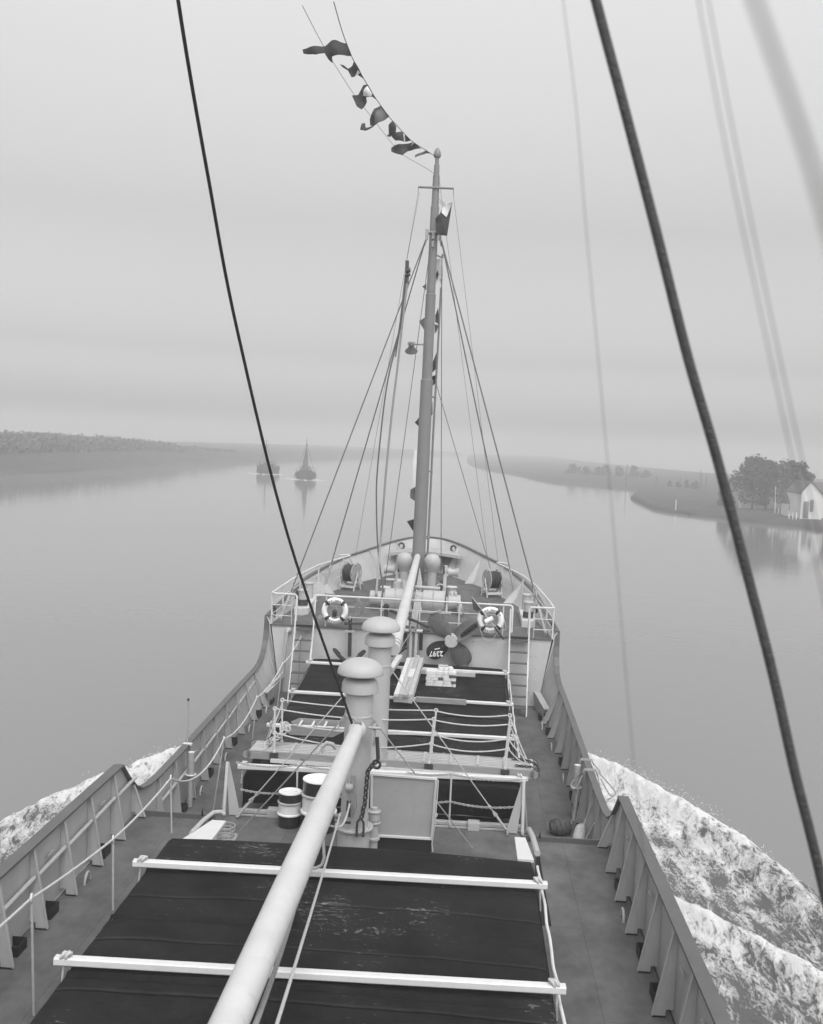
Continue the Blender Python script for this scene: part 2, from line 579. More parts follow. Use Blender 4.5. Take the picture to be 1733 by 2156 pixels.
# ================================================================== the ship
ship = root('cargo_ship', 'grey steel coaster under way, bow seen from its bridge, with high bulwarks and raised forecastle', 'ship', (0, 0, 0))
CAPZ = [(3, 1.86), (14.7, 1.82), (14.85, 1.70), (15.05, 1.53), (15.4, 1.28), (15.7, 1.15), (16.1, 1.07), (16.7, 1.04), (18, 1.04), (20, 1.08), (22, 1.11), (23.5, 1.12), (24.4, 1.15), (24.8, 1.19), (25.1, 1.29), (25.3, 1.44), (25.45, 1.64), (25.54, 1.9), (25.58, 2.24)]
FOOTX = [(3, 3.64), (20, 3.63), (21.3, 3.60), (22.3, 3.54), (23.25, 3.46), (24.2, 3.38), (25.6, 3.20)]
TOPX = [(3, 3.64), (23.5, 3.64), (25.6, 3.60)]
capz = lambda y: interp(CAPZ, y)
dz = lambda y: .85 if y < 15.4 else sheer(y)
ys = [3 + .4 * i for i in range(30)] + [y for y, z in CAPZ[1:]]
ys = sorted(set(round(y, 3) for y in ys + [15.4, 15.401] + [16.2 + .3 * i for i in range(31)]))
ys = [y for y in ys if y <= 25.58]

# forecastle outlines (starboard half), bow to centre
FT = spline([(3.60, 25.58, 2.25), (3.42, 27.2, 2.48), (3.2, 29.2, 2.76), (2.90, 30.35, 2.92), (2.44, 31.75, 3.11), (1.95, 32.68, 3.24), (1.18, 34.08, 3.44), (.57, 34.85, 3.55), (0, 35.06, 3.58)], 5)
FF = spline([(3.48, 25.45, 0), (3.3, 26.9, 0), (2.95, 28.6, 0), (2.6, 29.7, 0), (2.12, 31.0, 0), (1.66, 31.95, 0), (1.0, 33.1, 0), (.5, 33.7, 0), (0, 33.86, 0)], 5)
FF = [Vector((p.x, p.y, fdeck(p.y))) for p in FF]


def mir(p, s_):
    return Vector((p[0] * s_, p[1], p[2]))


# decks
d = MB()
d.grid(lambda u, v: Vector(((u * 2 - 1) * interp(FOOTX, 15.4 + v * 10.05), 15.4 + v * 10.05, sheer(15.4 + v * 10.05))), 8, 24)
part(d, 'main_deck', 'deck', ship)
d = MB()
d.box((0, 7.8, .75), (7.24, 9.6, .2))
for s_ in (-1, 1):
    d.box((s_ * 3.07, 14.0, .749), (1.1, 2.8, .2))
    d.box((s_ * 2.53, 14.0, .33), (.03, 2.8, .66)); d.box((s_ * 3.07, 15.385, .33), (1.06, .03, .66))
part(d, 'quarterdeck', 'deck', ship)
d = MB()
d.grid(lambda u, v: Vector(((u * 2 - 1) * 2.53, 12.4 + v * 5.05, .28)), 4, 8)
for s_ in (-1, 1): d.box((s_ * 2.545, 14.92, .139), (.03, 5.05, .278))
part(d, 'well_deck', 'deck', ship)
for s_ in (-1, 1):
    d = MB(); d.box((s_ * 2.95, 15.39, .88), (1.2, .03, .09)); part(d, 'deck_sill', 'cap', ship)
d = MB()
nf = len(FF)
d.add([mir(p, -1) for p in FF] + list(FF), [(i, i + 1, nf + i + 1, nf + i) for i in range(nf - 1)])
part(d, 'forecastle_deck', 'deck', ship)

# hull sides to below the water
for s_ in (1, -1):
    d = MB()
    n = len(ys)
    top = [Vector((s_ * (interp(FOOTX, y) + .012), y, dz(y) - .02)) for y in ys]
    bot = [Vector((s_ * (interp(FOOTX, y) - .02 * max(0, y - 17)), y, WZ - 1)) for y in ys]
    d.add(top + bot, [(i, i + 1, n + i + 1, n + i) for i in range(n - 1)])
    top = [Vector((s_ * (p.x + .02), p.y + .02, p.z - .02)) for p in FF]
    bot = [Vector((s_ * p.x * .72, 25.45 + (p.y - 25.45) * .86, WZ - 1)) for p in FF]
    n = len(top)
    d.add(top + bot, [(i, i + 1, n + i + 1, n + i) for i in range(n - 1)])
    part(d, 'hull_side', 'cap', ship)

# bulwarks with cap, brackets, handrail bars, chock holes
fY = [24.18 - .945 * k for k in range(9)]
aY = [15.28 - .92 * k for k in range(11)]
for s_ in (1, -1):
    d = MB()
    n = len(ys)
    for off in (0, .016):
        d.add([Vector((s_ * (interp(FOOTX, y) + off), y, dz(y))) for y in ys] + [Vector((s_ * (interp(TOPX, y) + off), y, capz(y))) for y in ys],
              [(i, i + 1, n + i + 1, n + i) for i in range(n - 1)])
    bw_ = part(d, 'bulwark', 'bulw', ship)
    d = MB()
    d.sweep([(s_ * (interp(TOPX, y) + .0), y, capz(y) + .012) for y in ys if y <= 14.7], [(1, 0, 0)] * len([y for y in ys if y <= 14.7]), .15, .03)
    yy = [y for y in ys if y >= 14.7]
    d.sweep([(s_ * (interp(TOPX, y) + .0), y + .004, capz(y) + .012) for y in yy], [(1, 0, 0)] * len(yy), .125, .024)
    part(d, 'cap_rail', 'cap', bw_)
    for k, y in enumerate(fY + aY):
        z0 = dz(y) + .004
        zt = capz(y) - .012
        toe = {22: 3.42}.get(0, interp([(3, 3.41), (15.4, 3.41), (15.41, 3.46), (20.4, 3.46), (21.3, 3.44), (22.3, 3.38), (23.25, 3.29), (24.2, 3.20)], y))
        xp, xt = interp(FOOTX, y) - .004, interp(TOPX, y) - .004
        b = MB()
        b.prism([(s_ * toe, y, z0), (s_ * (toe + .14), y, z0), (s_ * (toe + .145), y, z0 + .08), (s_ * xp, y, z0 + .08), (s_ * xt, y, zt), (s_ * (xt - .035), y, zt)], (0, .012, 0))
        b.bar((s_ * toe, y + .006, z0 + .003), (s_ * (xt - .04), y + .006, zt), .045, .012, (s_ * -1, 0, .2))
        part(b, 'bracket', 'bulw', bw_)
        b = MB(); b.box((s_ * (toe + .07), y + .006, z0 + .006), (.15, .045, .012)); part(b, 'bracket_shoe', 'black', bw_)
    # handrail bars between brackets
    for a_, c_ in (list(zip(fY, fY[1:])) + list(zip(aY, aY[1:])) if s_ < 0 else []):
        zz = lambda y: dz(y) + .60
        b = MB(); b.cyl((s_ * 3.575, a_ - .02, zz(a_) + .02), (s_ * 3.575, c_ + .05, zz(c_) + .0), .028, n=10)
        part(b, 'handrail_bar', 'bulw', bw_)
    # scupper boxes
    for y in [fY[0] + .35, fY[1] + .3, fY[3] + .3, fY[5] + .3, fY[7] + .3] + [aY[1] - .55, aY[3] - .55, aY[4] - .55, aY[6] - .5]:
        z0 = dz(y)
        x0 = interp(FOOTX, y) - .16
        b = MB()
        b.box((s_ * x0, y, z0 + .058), (.012, .24, .116)); b.box((s_ * (x0 + .08), y - .12, z0 + .058), (.16, .012, .116)); b.box((s_ * (x0 + .08), y + .12, z0 + .058), (.16, .012, .116))
        part(b, 'scupper_box', 'black', ship)
    # lashing eyes on deck
    for y in [fY[0] - .3, fY[2] + .25, fY[4] + .3, fY[6] + .3, aY[2] - .5, aY[5] - .5]:
        x0 = interp(FOOTX, y) - .20; z0 = dz(y)
        b = MB()
        b.tube([(s_ * x0, y + .10 * math.cos(g), z0 + .13 * math.sin(g)) for g in [math.pi * i / 10 for i in range(11)]], .017, 8)
        part(b, 'lashing_eye', 'bulw', ship)
    # cleats and small steps on the bulwark plate
    b = MB()
    for y in [fY[0] - .45, fY[3] + .4, fY[6] + .4, aY[1] - .45, aY[3] - .4, aY[5] - .4, aY[6] - .45]:
        zt = capz(y) - .08
        b.bar((s_ * 3.60, y - .07, zt), (s_ * 3.60, y - .07, zt - .2), .012, .03); b.bar((s_ * 3.60, y + .07, zt), (s_ * 3.60, y + .07, zt - .2), .012, .03)
        b.bar((s_ * 3.595, y - .08, zt - .2), (s_ * 3.595, y + .08, zt - .2), .02, .03)
    part(b, 'foothold', 'galv', bw_)
    # side stringer shelf by the forecastle
    b = MB()
    b.prism([(s_ * 3.10, 25.43, sheer(25.4) + .34), (s_ * 3.25, 24.2, sheer(24.2) + .34), (s_ * 3.40, 24.2, sheer(24.2) + .34), (s_ * 3.25, 25.43, sheer(25.4) + .34)], (0, 0, .03))
    b.add([(s_ * 3.10, 25.43, sheer(25.4) + .34), (s_ * 3.25, 24.2, sheer(24.2) + .34), (s_ * 3.27, 24.2, sheer(24.2)), (s_ * 3.12, 25.43, sheer(25.4))], [(0, 1, 2, 3)])
    part(b, 'side_stringer', 'bulw', ship)

# forecastle bulwark: solid plate with real chock holes
hole = [(.95, 34.36, 3.30), (3.44, 25.98, 2.27), (3.30, 27.9, 2.40)]
for s_ in (1, -1):
    d = MB()
    n = len(FT)
    inn = [mir(p, s_) for p in FF]; outt = [mir(p, s_) for p in FT]
    nor = []
    for i in range(n):
        a, b = FT[max(i - 1, 0)], FT[min(i + 1, n - 1)]
        t = (b - a); nn = Vector((t.y, -t.x, 0)).normalized()
        if i == n - 1: nn = Vector((0, 1, 0))
        nor.append(mir(nn, s_))
    rows = []
    for off in (0, .018):
        rows.append([inn[i] + nor[i] * off for i in range(n)])
        rows.append([outt[i] + nor[i] * off for i in range(n)])
    vs = rows[0] + rows[1] + rows[3] + rows[2]
    fs = []
    for k in range(4):
        k2 = (k + 1) % 4
        fs += [(k * n + i, k * n + i + 1, k2 * n + i + 1, k2 * n + i) for i in range(n - 1)]
    fs += [(0, n, 2 * n, 3 * n), (n - 1, 2 * n - 1, 3 * n - 1, 4 * n - 1)]
    d.add(vs, fs)
    plate = part(d, 'bulwark', 'bulw', ship)
    # cut the chocks
    cut = MB()
    rings = []
    for hx, hy, hz in hole:
        i = min(range(n), key=lambda q: (FT[q] - Vector((hx, hy, hz))).length)
        nn = nor[i]
        c0 = Vector((hx * s_, hy, hz))
        f = (hz - FF[i].z) / max(.2, FT[i].z - FF[i].z)
        base = inn[i].lerp(outt[i], min(.8, max(.2, f)))
        c0 = c0 + nn * (base - c0).dot(nn)
        if hy < 30: c0.z = hz
        sx = .17 if hy > 30 else .14
        sz = .10 if hy > 30 else .16
        tan = Vector((0, 0, 1)).cross(nn).normalized()
        ring = [c0 + tan * sx * .9 * math.cos(2 * math.pi * q / 20) + Vector((0, 0, 1)) * sz * 1.0 * math.sin(2 * math.pi * q / 20) for q in range(20)]
        cut.add([p - nn * .3 for p in ring] + [p + nn * .3 for p in ring], [tuple(range(20)), tuple(range(39, 19, -1))] + [(q, (q + 1) % 20, 20 + (q + 1) % 20, 20 + q) for q in range(20)])
        rings.append(ring)
    co = bpy.data.objects.new('cut', cut.mesh('cut', None, Vector((0, 0, 0)))); COL.objects.link(co)
    md = plate.modifiers.new('b', 'BOOLEAN'); md.operation = 'DIFFERENCE'; md.object = co; md.solver = 'EXACT'
    dg = bpy.context.evaluated_depsgraph_get(); dg.update()
    nm = bpy.data.meshes.new_from_object(plate.evaluated_get(dg))
    plate.modifiers.clear(); plate.data = nm
    bpy.data.objects.remove(co)
    for ring in rings:
        b = MB(); b.tube(ring, .03, 8, closed=True); part(b, 'chock_ring', 'dark', plate)
    b = MB()
    b.sweep([p + Vector((0, 0, .01)) for p in outt], nor, .11, .026)
    part(b, 'cap_rail', 'cap', plate)
    for i in (9, 14, 21, 26, 31):
        p, q = inn[i], outt[i]
        nn = nor[i]; tan = Vector((0, 0, 1)).cross(nn).normalized()
        b = MB()
        b.prism([p + Vector((0, 0, .01)) - nn * .30, p + Vector((0, 0, .01)), q - Vector((0, 0, .03)) - nn * .005, q - Vector((0, 0, .03)) - nn * .05], tan * .014)
        b.bar(p + Vector((0, 0, .012)) - nn * .30, q - nn * .05 - Vector((0, 0, .03)), .05, .012, -nn)
        part(b, 'bracket', 'bulw', plate)
# bow shelf
b = MB()
edge = [(-1.16, 33.25, 3.17), (-.5, 33.36, 3.23), (0, 33.4, 3.25), (.5, 33.36, 3.23), (1.16, 33.25, 3.17)]
far = [(-1.0, 34.1, 3.2), (-.5, 34.6, 3.25), (0, 34.72, 3.27), (.5, 34.6, 3.25), (1.0, 34.1, 3.2)]
b.add(edge + far, [(i, i + 1, 6 + i, 5 + i) for i in range(4)])
b.sweep([Vector(p) - Vector((0, 0, .04)) for p in edge], [(0, 1, 0)] * 5, .015, .09)
part(b, 'bow_shelf', 'bulw', ship)

# forecastle bulkhead
b = MB()
b.prism([(-3.2, 25.45, .4), (3.2, 25.45, .4), (3.46, 25.45, 2.06), (-3.46, 25.45, 2.06)], (0, .02, 0))
bh = part(b, 'forecastle_bulkhead', 'paint', ship)
b = MB(); b.box((0, 25.44, 2.066), (6.9, .05, .024)); part(b, 'deck_edge', 'cap', bh)
b = MB()
for x in [-3.0, -2.2, -1.9, 1.55, 2.15, 2.97, 3.1]:
    for z in [.75, 1.05, 1.35, 1.65, 1.93]:
        b.ball((x, 25.445, z), .016, 5)
for x in (-.95, 1.45):
    b.box((x, 25.446, 1.25), (.02, .008, 1.6))
part(b, 'rivet', 'paint', bh)
b = MB()
for x in (.02, .15):
    b.bar((x, 25.33, .5), (x, 25.33, 2.12), .07, .07, (0, 1, 0))
part(b, 'boom_support', 'paint', ship)
b = MB(); b.cyl((-.14, 25.3, 2.13), (.30, 25.3, 2.13), .045, n=12); part(b, 'support_bar', 'paint', ship)
b = MB()
for x in (-.12, .27):
    b.bar((x, 25.30, 2.06), (x + .005, 25.30, 1.66), .085, .02, (0, 1, 0))
part(b, 'rubber_flap', 'black', ship)
b = MB()
b.tube([(-3.02, 25.38, 1.95), (-3.04, 25.3, 1.93), (-3.05, 25.3, 1.8), (-3.10, 25.3, .95), (-3.12, 25.2, .88), (-3.38, 24.3, .62)], .035, 10)
b.ball((-3.02, 25.4, 1.95), .08, 8)
part(b, 'deck_pipe', 'bulw', ship)


# ================================================================== hatches
def hatch(label, y0, y1, hw, zf, zc0, drop):
    r_ = root('cargo_hatch', label, 'hatch', (0, (y0 + y1) / 2, zf(y0) - .9))
    c = MB()
    m_ = .06
    for x in (-hw + m_, hw - m_):
        c.add([(x, y0 + .3, zc0(y0)), (x, y1 - m_, zc0(y1)), (x, y1 - m_, zf(y1) - .02), (x, y0 + .3, zf(y0) - .02)], [(0, 1, 2, 3)])
    c.add([(-hw + m_, y0 + .32, zc0(y0)), (hw - m_, y0 + .32, zc0(y0)), (hw - m_, y0 + .3, zf(y0) - .03), (-hw + m_, y0 + .3, zf(y0) - .03)], [(0, 1, 2, 3)])
    c.add([(-hw + m_, y1 - .05, zc0(y1)), (hw - m_, y1 - .05, zc0(y1)), (hw - m_, y1 - .05, zf(y1) - .03), (-hw + m_, y1 - .05, zf(y1) - .03)], [(0, 1, 2, 3)])
    part(c, 'coaming', 'bulw', r_)
    t = MB()
    Ly = y1 - y0
    nu, nv = 44, int(Ly * 42)
    seams = [y0 + .35 + 1.18 * k for k in range(int(Ly / 1.18) + 1)]

    def fn(u, v):
        # u across with skirts, v along with end flaps
        sk = drop
        su = u * (2 * hw + 2 * sk) - (hw + sk)
        sv_ = v * (Ly + 2 * sk) - sk
        x = max(-hw, min(hw, su)); y = y0 + max(0, min(Ly, sv_))
        dx = max(0, abs(su) - hw); dy = max(0, -sv_, sv_ - Ly)
        z = zf(y) + .035 * (1 - (x / hw) ** 2)
        wr = mnoise.noise(Vector((x * 1.1, y * 3.2, 1.7))) * .014 + mnoise.noise(Vector((x * .5, y * 9, 4.1))) * .006
        for s0 in seams:
            yy = y - s0 - .03 * mnoise.noise(Vector((x * .8, s0, 0)))
            if abs(yy) < .09:
                wr += .030 * math.exp(-(yy / .025) ** 2) - .026 * math.exp(-((yy + .05) / .02) ** 2)
        if dx == 0 and dy == 0:
            ex = hw - abs(x); ey = min(y - y0, y1 - y)
            z -= .03 * math.exp(-ex / .04) + .03 * math.exp(-ey / .05)
            return Vector((x, y, z + wr))
        k = max(dx, dy)
        if dx:
            x += math.copysign(.012 + .02 * mnoise.noise(Vector((y * 3, k * 3, 2))) * k / sk, x)
        if dy:
            inset = .30 * (k / sk) ** 1.5 if sv_ < 0 else 0
            y += inset if sv_ < 0 else .01
            y += .03 * mnoise.noise(Vector((x * 4, k * 4, 7))) * k / sk
        return Vector((x, y, z - .03 - k * .98))
    t.grid(fn, nu, nv)
    part(t, 'tarpaulin', 'tarp', r_)
    return r_


h1 = hatch('dark tarred tarpaulin hatch cover nearest the camera, under the long white boom', 5.2, 12.45, 2.24, lambda y: 1.73, lambda y: .855, .62)
h2 = hatch('dark tarred tarpaulin hatch cover on the forward deck, carrying planks, bricks and gangway', 17.5, 25.25, 2.38, lambda y: sheer(y) + .95, lambda y: sheer(y) + .004 + (.27 if y < 18 else 0), .66)


def beam(y, hw, z, label, skew=0.0, wd=.09, hh=.075):
    b = MB()
    b.bar((-hw, y - skew, z), (hw, y + skew, z), wd, hh, bev=.012)
    r_ = root('hatch_batten', label, 'batten', (0, y, z - hh / 2), 'white battens laid across the hatches')
    part(b, 'bar', 'white', r_)
    for s_ in (-1, 1):
        k = MB()
        yy = y + skew * s_
        for q in range(4):
            k.torus((s_ * (hw - .07 - .02 * q), yy + random.uniform(-.01, .01), z + hh / 2 + .012), .035, .013, (s_, .4 * (q % 2), .5), 12, 6)
        k.tube([(s_ * (hw - .08), yy, z - hh / 2), (s_ * (hw - .06), yy + .005, z - .3)], .01, 6)
        part(k, 'lashing', 'rope', r_)
    return r_


beam(9.16, 2.33, 1.84, 'white batten across the near hatch, closest to the camera', .07)
beam(11.40, 2.33, 1.84, 'white batten across the near hatch, the farther of its two', .07)
beam(17.50, 2.46, sheer(17.5) + 1.05, 'white batten on the after edge of the forward hatch, beside the drums', .12, .10, .085)
beam(19.86, 2.44, sheer(19.86) + 1.05, 'white batten across the forward hatch under the small wooden ladder', .03, .075, .07)
beam(22.16, 2.43, sheer(22.16) + 1.05, 'white batten across the forward hatch under the near end of the planks', 0, .075, .065)
beam(24.52, 2.42, sheer(24.52) + 1.045, 'white batten across the forward hatch beside the brick stack', 0, .075, .065)

# edge ropes along starboard side of the hatches
for (y0, y1, x, zf, lab) in ((5.4, 12.5, 2.30, lambda y: 1.72, 'white lashing rope running along the starboard edge of the near hatch'), (17.6, 24.6, 2.44, lambda y: sheer(y) + .93, 'white lashing rope running along the starboard edge of the forward hatch')):
    b = MB()
    n = 60
    pts = [(x + .005 * math.sin(i * .9) + .008 * mnoise.noise(Vector((i * .4, 0, 0))), y0 + (y1 - y0) * i / n, zf(y0 + (y1 - y0) * i / n) - .04 - .05 * abs(math.sin(math.pi * (y0 + (y1 - y0) * i / n) / 2.26))) for i in range(n + 1)]
    b.tube(pts, .017, 7)
    one(b, 'lashing_rope', 'white', lab, 'rope')

# ================================================================== ventilators
def ventilator(label, x, y, zb, zfl, ztop, tone='vent'):
    r_ = root('ventilator', label, 'ventilator', (x, y, zb), 'mushroom ventilators between the hatches')
    b = MB(); b.cyl((x, y, zb), (x, y, zfl - .001), .235, n=32)
    for a in range(6):
        g = 2 * math.pi * a / 6 + .5
        b.prism([(x + .23 * math.cos(g), y + .23 * math.sin(g), zb), (x + .33 * math.cos(g), y + .33 * math.sin(g), zb), (x + .23 * math.cos(g), y + .23 * math.sin(g), zb + .25)], (-.012 * math.sin(g), .012 * math.cos(g), 0))
    part(b, 'pedestal', tone, r_)
    b = MB(); b.lathe([(.19, 0), (.275, 0), (.285, .01), (.285, .032), (.275, .04), (.19, .04)], (x, y, zfl), 40)
    for a in range(16):
        g = 2 * math.pi * a / 16
        b.cyl((x + .25 * math.cos(g), y + .25 * math.sin(g), zfl + .04), (x + .25 * math.cos(g), y + .25 * math.sin(g), zfl + .058), .014, n=6)
    part(b, 'flange', tone, r_)
    b = MB(); b.lathe([(.205, zfl + .03), (.203, ztop - .86), (.211, ztop - .855), (.211, ztop - .83), (.203, ztop - .825), (.203, ztop - .3)], (x, y, 0), 40)
    part(b, 'tube', tone, r_)
    b = MB(); b.lathe([(.21, ztop - .50), (.255, ztop - .50), (.270, ztop - .49), (.264, ztop - .38), (.245, ztop - .33), (.20, ztop - .30), (.0, ztop - .30)], (x, y, 0), 40)
    part(b, 'collar', tone, r_)
    prof = [(.0, ztop - .24), (.28, ztop - .24), (.336, ztop - .228), (.34, ztop - .213)]
    for i in range(13):
        g = math.pi / 2 * i / 12
        prof.append((.339 * math.cos(g) ** .9 if i < 12 else .001, ztop - .213 + .213 * math.sin(g)))
    b = MB(); b.lathe(prof, (x, y, 0), 48)
    part(b, 'cap', tone, r_)
    for s_ in (-1, 1):
        b = MB()
        b.torus((x + s_ * .225, y - .03, ztop - .92), .03, .012, (0, 1, 0), 12, 6)
        b.box((x + s_ * .21, y - .03, ztop - .90), (.05, .03, .07))
        part(b, 'stay_eye', 'galv', r_)
    return r_


ventilator('mushroom topped grey ventilator post carrying the near boom, nearer of the two', -.20, 15.0, .283, 1.02, 3.55)
ventilator('mushroom topped grey ventilator post farther forward, on the after edge of the forward hatch', -.165, 18.02, sheer(18) + .98, sheer(18) + 1.06, 3.66)

# guys from the posts
def wire(p0, p1, r_, label, m='wire', s_=.0, name='guy_wire', cat='wire', turn=0.0, n=14, group=None):
    b = MB(); b.tube(sag(p0, p1, s_, n), r_, 6)
    o = root(name, label, cat, p1, group)
    part(b, 'strand', m, o)
    if turn:
        P0, P1 = Vector(p0), Vector(p1); dr = (P0 - P1).normalized()
        t = MB()
        t.cyl(P1 + dr * .05, P1 + dr * (turn * .62), .022 if turn < 1 else .035, n=10)
        t.torus(P1 + dr * .03, .03, .011, dr.orthogonal(), 12, 6)
        q = P1 + dr * turn * .8
        t.tube([q - dr * turn * .2 + dr.orthogonal() * .03, q, q + dr * turn * .1 + dr.orthogonal() * .02, q + dr * turn * .2], .012, 6)
        t.tube([q - dr * turn * .2 - dr.orthogonal() * .03, q, q + dr * turn * .1 - dr.orthogonal() * .02, q + dr * turn * .2], .012, 6)
        part(t, 'turnbuckle', 'galv', o)
    return o


wire((-.43, 14.97, 2.64), (-2.20, 16.26, .31), .011, 'thin guy wire from the near ventilator post down to port deck', m='galv', turn=.0)
wire((.03, 14.97, 2.64), (1.58, 16.33, .31), .011, 'thin guy wire from the near ventilator post down to starboard deck', m='galv', turn=.0)
wire((-.40, 17.99, 2.70), (-2.37, 16.98, .32), .011, 'guy wire with turnbuckle from the farther ventilator post to port', m='galv', turn=.55)
wire((.07, 17.99, 2.72), (2.18, 17.08, .32), .011, 'guy wire with turnbuckle from the farther ventilator post to starboard', m='galv', turn=.55)

# ================================================================== booms
boom = root('derrick_boom', 'long white painted boom running from the near ventilator post towards the camera', 'boom', (-.18, 14.6, 2.6))
b = MB()
P0, P1 = Vector((-.18, 14.72, 2.585)), Vector((-.025, 4.2, 3.29))
rs = [(0, .096), (.10, .106), (.30, .118), (.385, .122), (.39, .13), (.6, .128), (1, .108)]
b.tube([P0.lerp(P1, t) for t, r_ in rs], [r_ for t, r_ in rs], 28)
part(b, 'spar', 'boom', boom)
b = MB()
b.lathe([(0, 0), (.118, 0), (.125, .02), (.125, .10), (.118, .12), (.08, .13), (0, .13)], (-.18, 14.70, 2.585), 28, Matrix.Rotation(R(90), 3, 'X'))
part(b, 'heel_cap', 'boom', boom)
b = MB()
b.cyl((-.02, 14.66, 2.62), (.16, 14.66, 2.62), .02, n=10); b.box((.06, 14.74, 2.50), (.03, .14, .30))
b.tube([(-.30, 14.7, 2.72), (-.27, 14.68, 2.745), (-.22, 14.62, 2.74), (-.17, 14.60, 2.72)], .016, 8)
for q in range(5):
    b.torus((-.21 + .022 * q, 14.58, 2.715), .03, .009, (1, .2, 0), 12, 6)
part(b, 'gooseneck', 'galv', boom)
b = MB()
b.tube([(-.62, 14.4, 2.30), (-.64, 14.4, 2.38), (-.58, 14.4, 2.44), (-.50, 14.42, 2.42), (-.46, 14.45, 2.36)], .03, 9)
part(b, 'fairlead_hook', 'vent', boom)

fboom = root('derrick_boom', 'shorter white boom stowed fore and aft between the foremast and the ventilator posts', 'boom', (-.1, 30.3, 3.5))
b = MB()
P0, P1 = Vector((-.13, 30.32, 3.44)), Vector((.04, 18.6, 2.98))
b.tube([P0, P0.lerp(P1, .02), P0.lerp(P1, .3), P0.lerp(P1, .7), P1], [.06, .086, .10, .118, .112], 24)
part(b, 'spar', 'boom', fboom)
b = MB(); b.torus(P0.lerp(P1, .965), .118, .014, (P1 - P0), 20, 6); b.torus(P0.lerp(P1, .985), .118, .02, (P1 - P0), 20, 6)
part(b, 'band', 'galv', fboom)

# hanging chain and tackle on the near post
cr_ = root('cargo_chain', 'heavy black iron chain hanging from the boom heel down the near ventilator post', 'chain', (.02, 14.7, 1.2))
b = MB()
chain(b, [(.10, 14.66, 2.12), (.03, 14.68, 2.04), (-.01, 14.70, 1.95), (-.03, 14.71, 1.5), (-.07, 14.72, 1.28)], .10, .014)
part(b, 'links', 'dark', cr_)
b = MB()
b.tube([(.11, 14.62, 2.50), (.12, 14.62, 2.4), (.14, 14.62, 2.18)], .028, 10)
b.torus((.12, 14.64, 2.1), .055, .02, (.3, 1, 0), 16, 8)
part(b, 'hook_shank', 'dark', cr_)
b = MB()
for s_ in (-1, 1):
    b.tube([(-.08, 14.70, 1.28), (-.08 + s_ * .045, 14.69, 1.22), (-.08 + s_ * .05, 14.69, 1.10), (-.08 + s_ * .045, 14.69, 1.04)], .017, 8)
    b.ball((-.08 + s_ * .045, 14.69, 1.03), .027, 8)
part(b, 'shackle', 'dark', cr_)

tk = root('rope_tackle', 'grey rope tackle with pulley block lashed to the near ventilator post', 'tackle', (-.27, 14.72, 1.2))
b = MB()
for x in (-.305, -.265, -.225):
    b.prism([(x, 14.68, 1.62), (x, 14.62, 1.72), (x, 14.68, 1.82), (x, 14.76, 1.80), (x, 14.78, 1.66)], (.008, 0, 0))
b.cyl((-.31, 14.70, 1.72), (-.21, 14.70, 1.72), .07, n=18)
part(b, 'block', 'galv', tk)
b = MB()
for x in (-.29, -.25):
    b.prism([(x, 14.66, 1.30), (x, 14.62, 1.42), (x, 14.66, 1.54), (x, 14.74, 1.50), (x, 14.76, 1.36)], (.02, 0, 0))
b.box((-.27, 14.70, 1.20), (.10, .03, .03))
part(b, 'lower_block', 'dark', tk)
b = MB()
for k in range(5):
    x = -.22 + .015 * k
    b.tube([(x - .02, 14.69, 1.9), (x + .01 * k - .02, 14.66 - .01 * k, 1.65), (x - .03 + .012 * k, 14.67, 1.45), (x - .035, 14.69, 1.28)], .009, 6)
part(b, 'falls', 'ropeg', tk)
b = MB()
b.tube(spline([(-.24, 14.66, 1.5), (-.33, 14.4, 1.25), (-.52, 13.2, 1.72), (-.60, 12.0, 1.95), (-.60, 11.7, 1.80)], 6), .016, 7)
one(b, 'guy_rope', 'rope', 'slack pale rope hanging from the tackle to the near hatch under the boom', 'rope')
b = MB()
b.tube(sag((-.37, 14.62, 1.36), (.20, 6.2, 3.05), .03, 20), .013, 7)
one(b, 'guy_rope', 'rope', 'long pale rope leading aft over the near hatch to the right of the boom', 'rope')
b = MB()
b.tube(sag((-.37, 10.55, 1.76), (.10, 6.0, 3.15), .03, 18), .02, 7)
one(b, 'guy_rope', 'ropeg', 'thick grey rope hanging under the near boom over the hatch', 'rope')
b = MB()
b.tube([(-.22, 11.35, 2.55), (-.17, 11.32, 2.05), (-.19, 11.3, 1.97), (-.26, 11.3, 1.93), (-.45, 11.3, 1.93)], .018, 8)
one(b, 'steel_hook', 'galv', 'bent grey steel rod hook on the near hatch batten under the boom', 'hook')

# pump cluster and upright panel in front of the quarterdeck break
pm = root('deck_pump', 'small grey cylindrical pump behind the near ventilator post beside the upright panel', 'pump', (.09, 15.35, .8))
b = MB(); b.lathe([(0, .0), (.07, .0), (.07, .42), (.10, .43), (.10, .46), (.07, .47), (.07, .72), (.085, .73), (.085, .86), (.05, .88), (.05, .92), (0, .93)], (.06, 15.4, .28), 20); part(b, 'barrel', 'vent', pm)
for z in (.97, 1.14):
    b = MB(); b.torus((.06, 15.4, z), .09, .015, (0, 0, 1), 18, 6); part(b, 'flange', 'vent', pm)

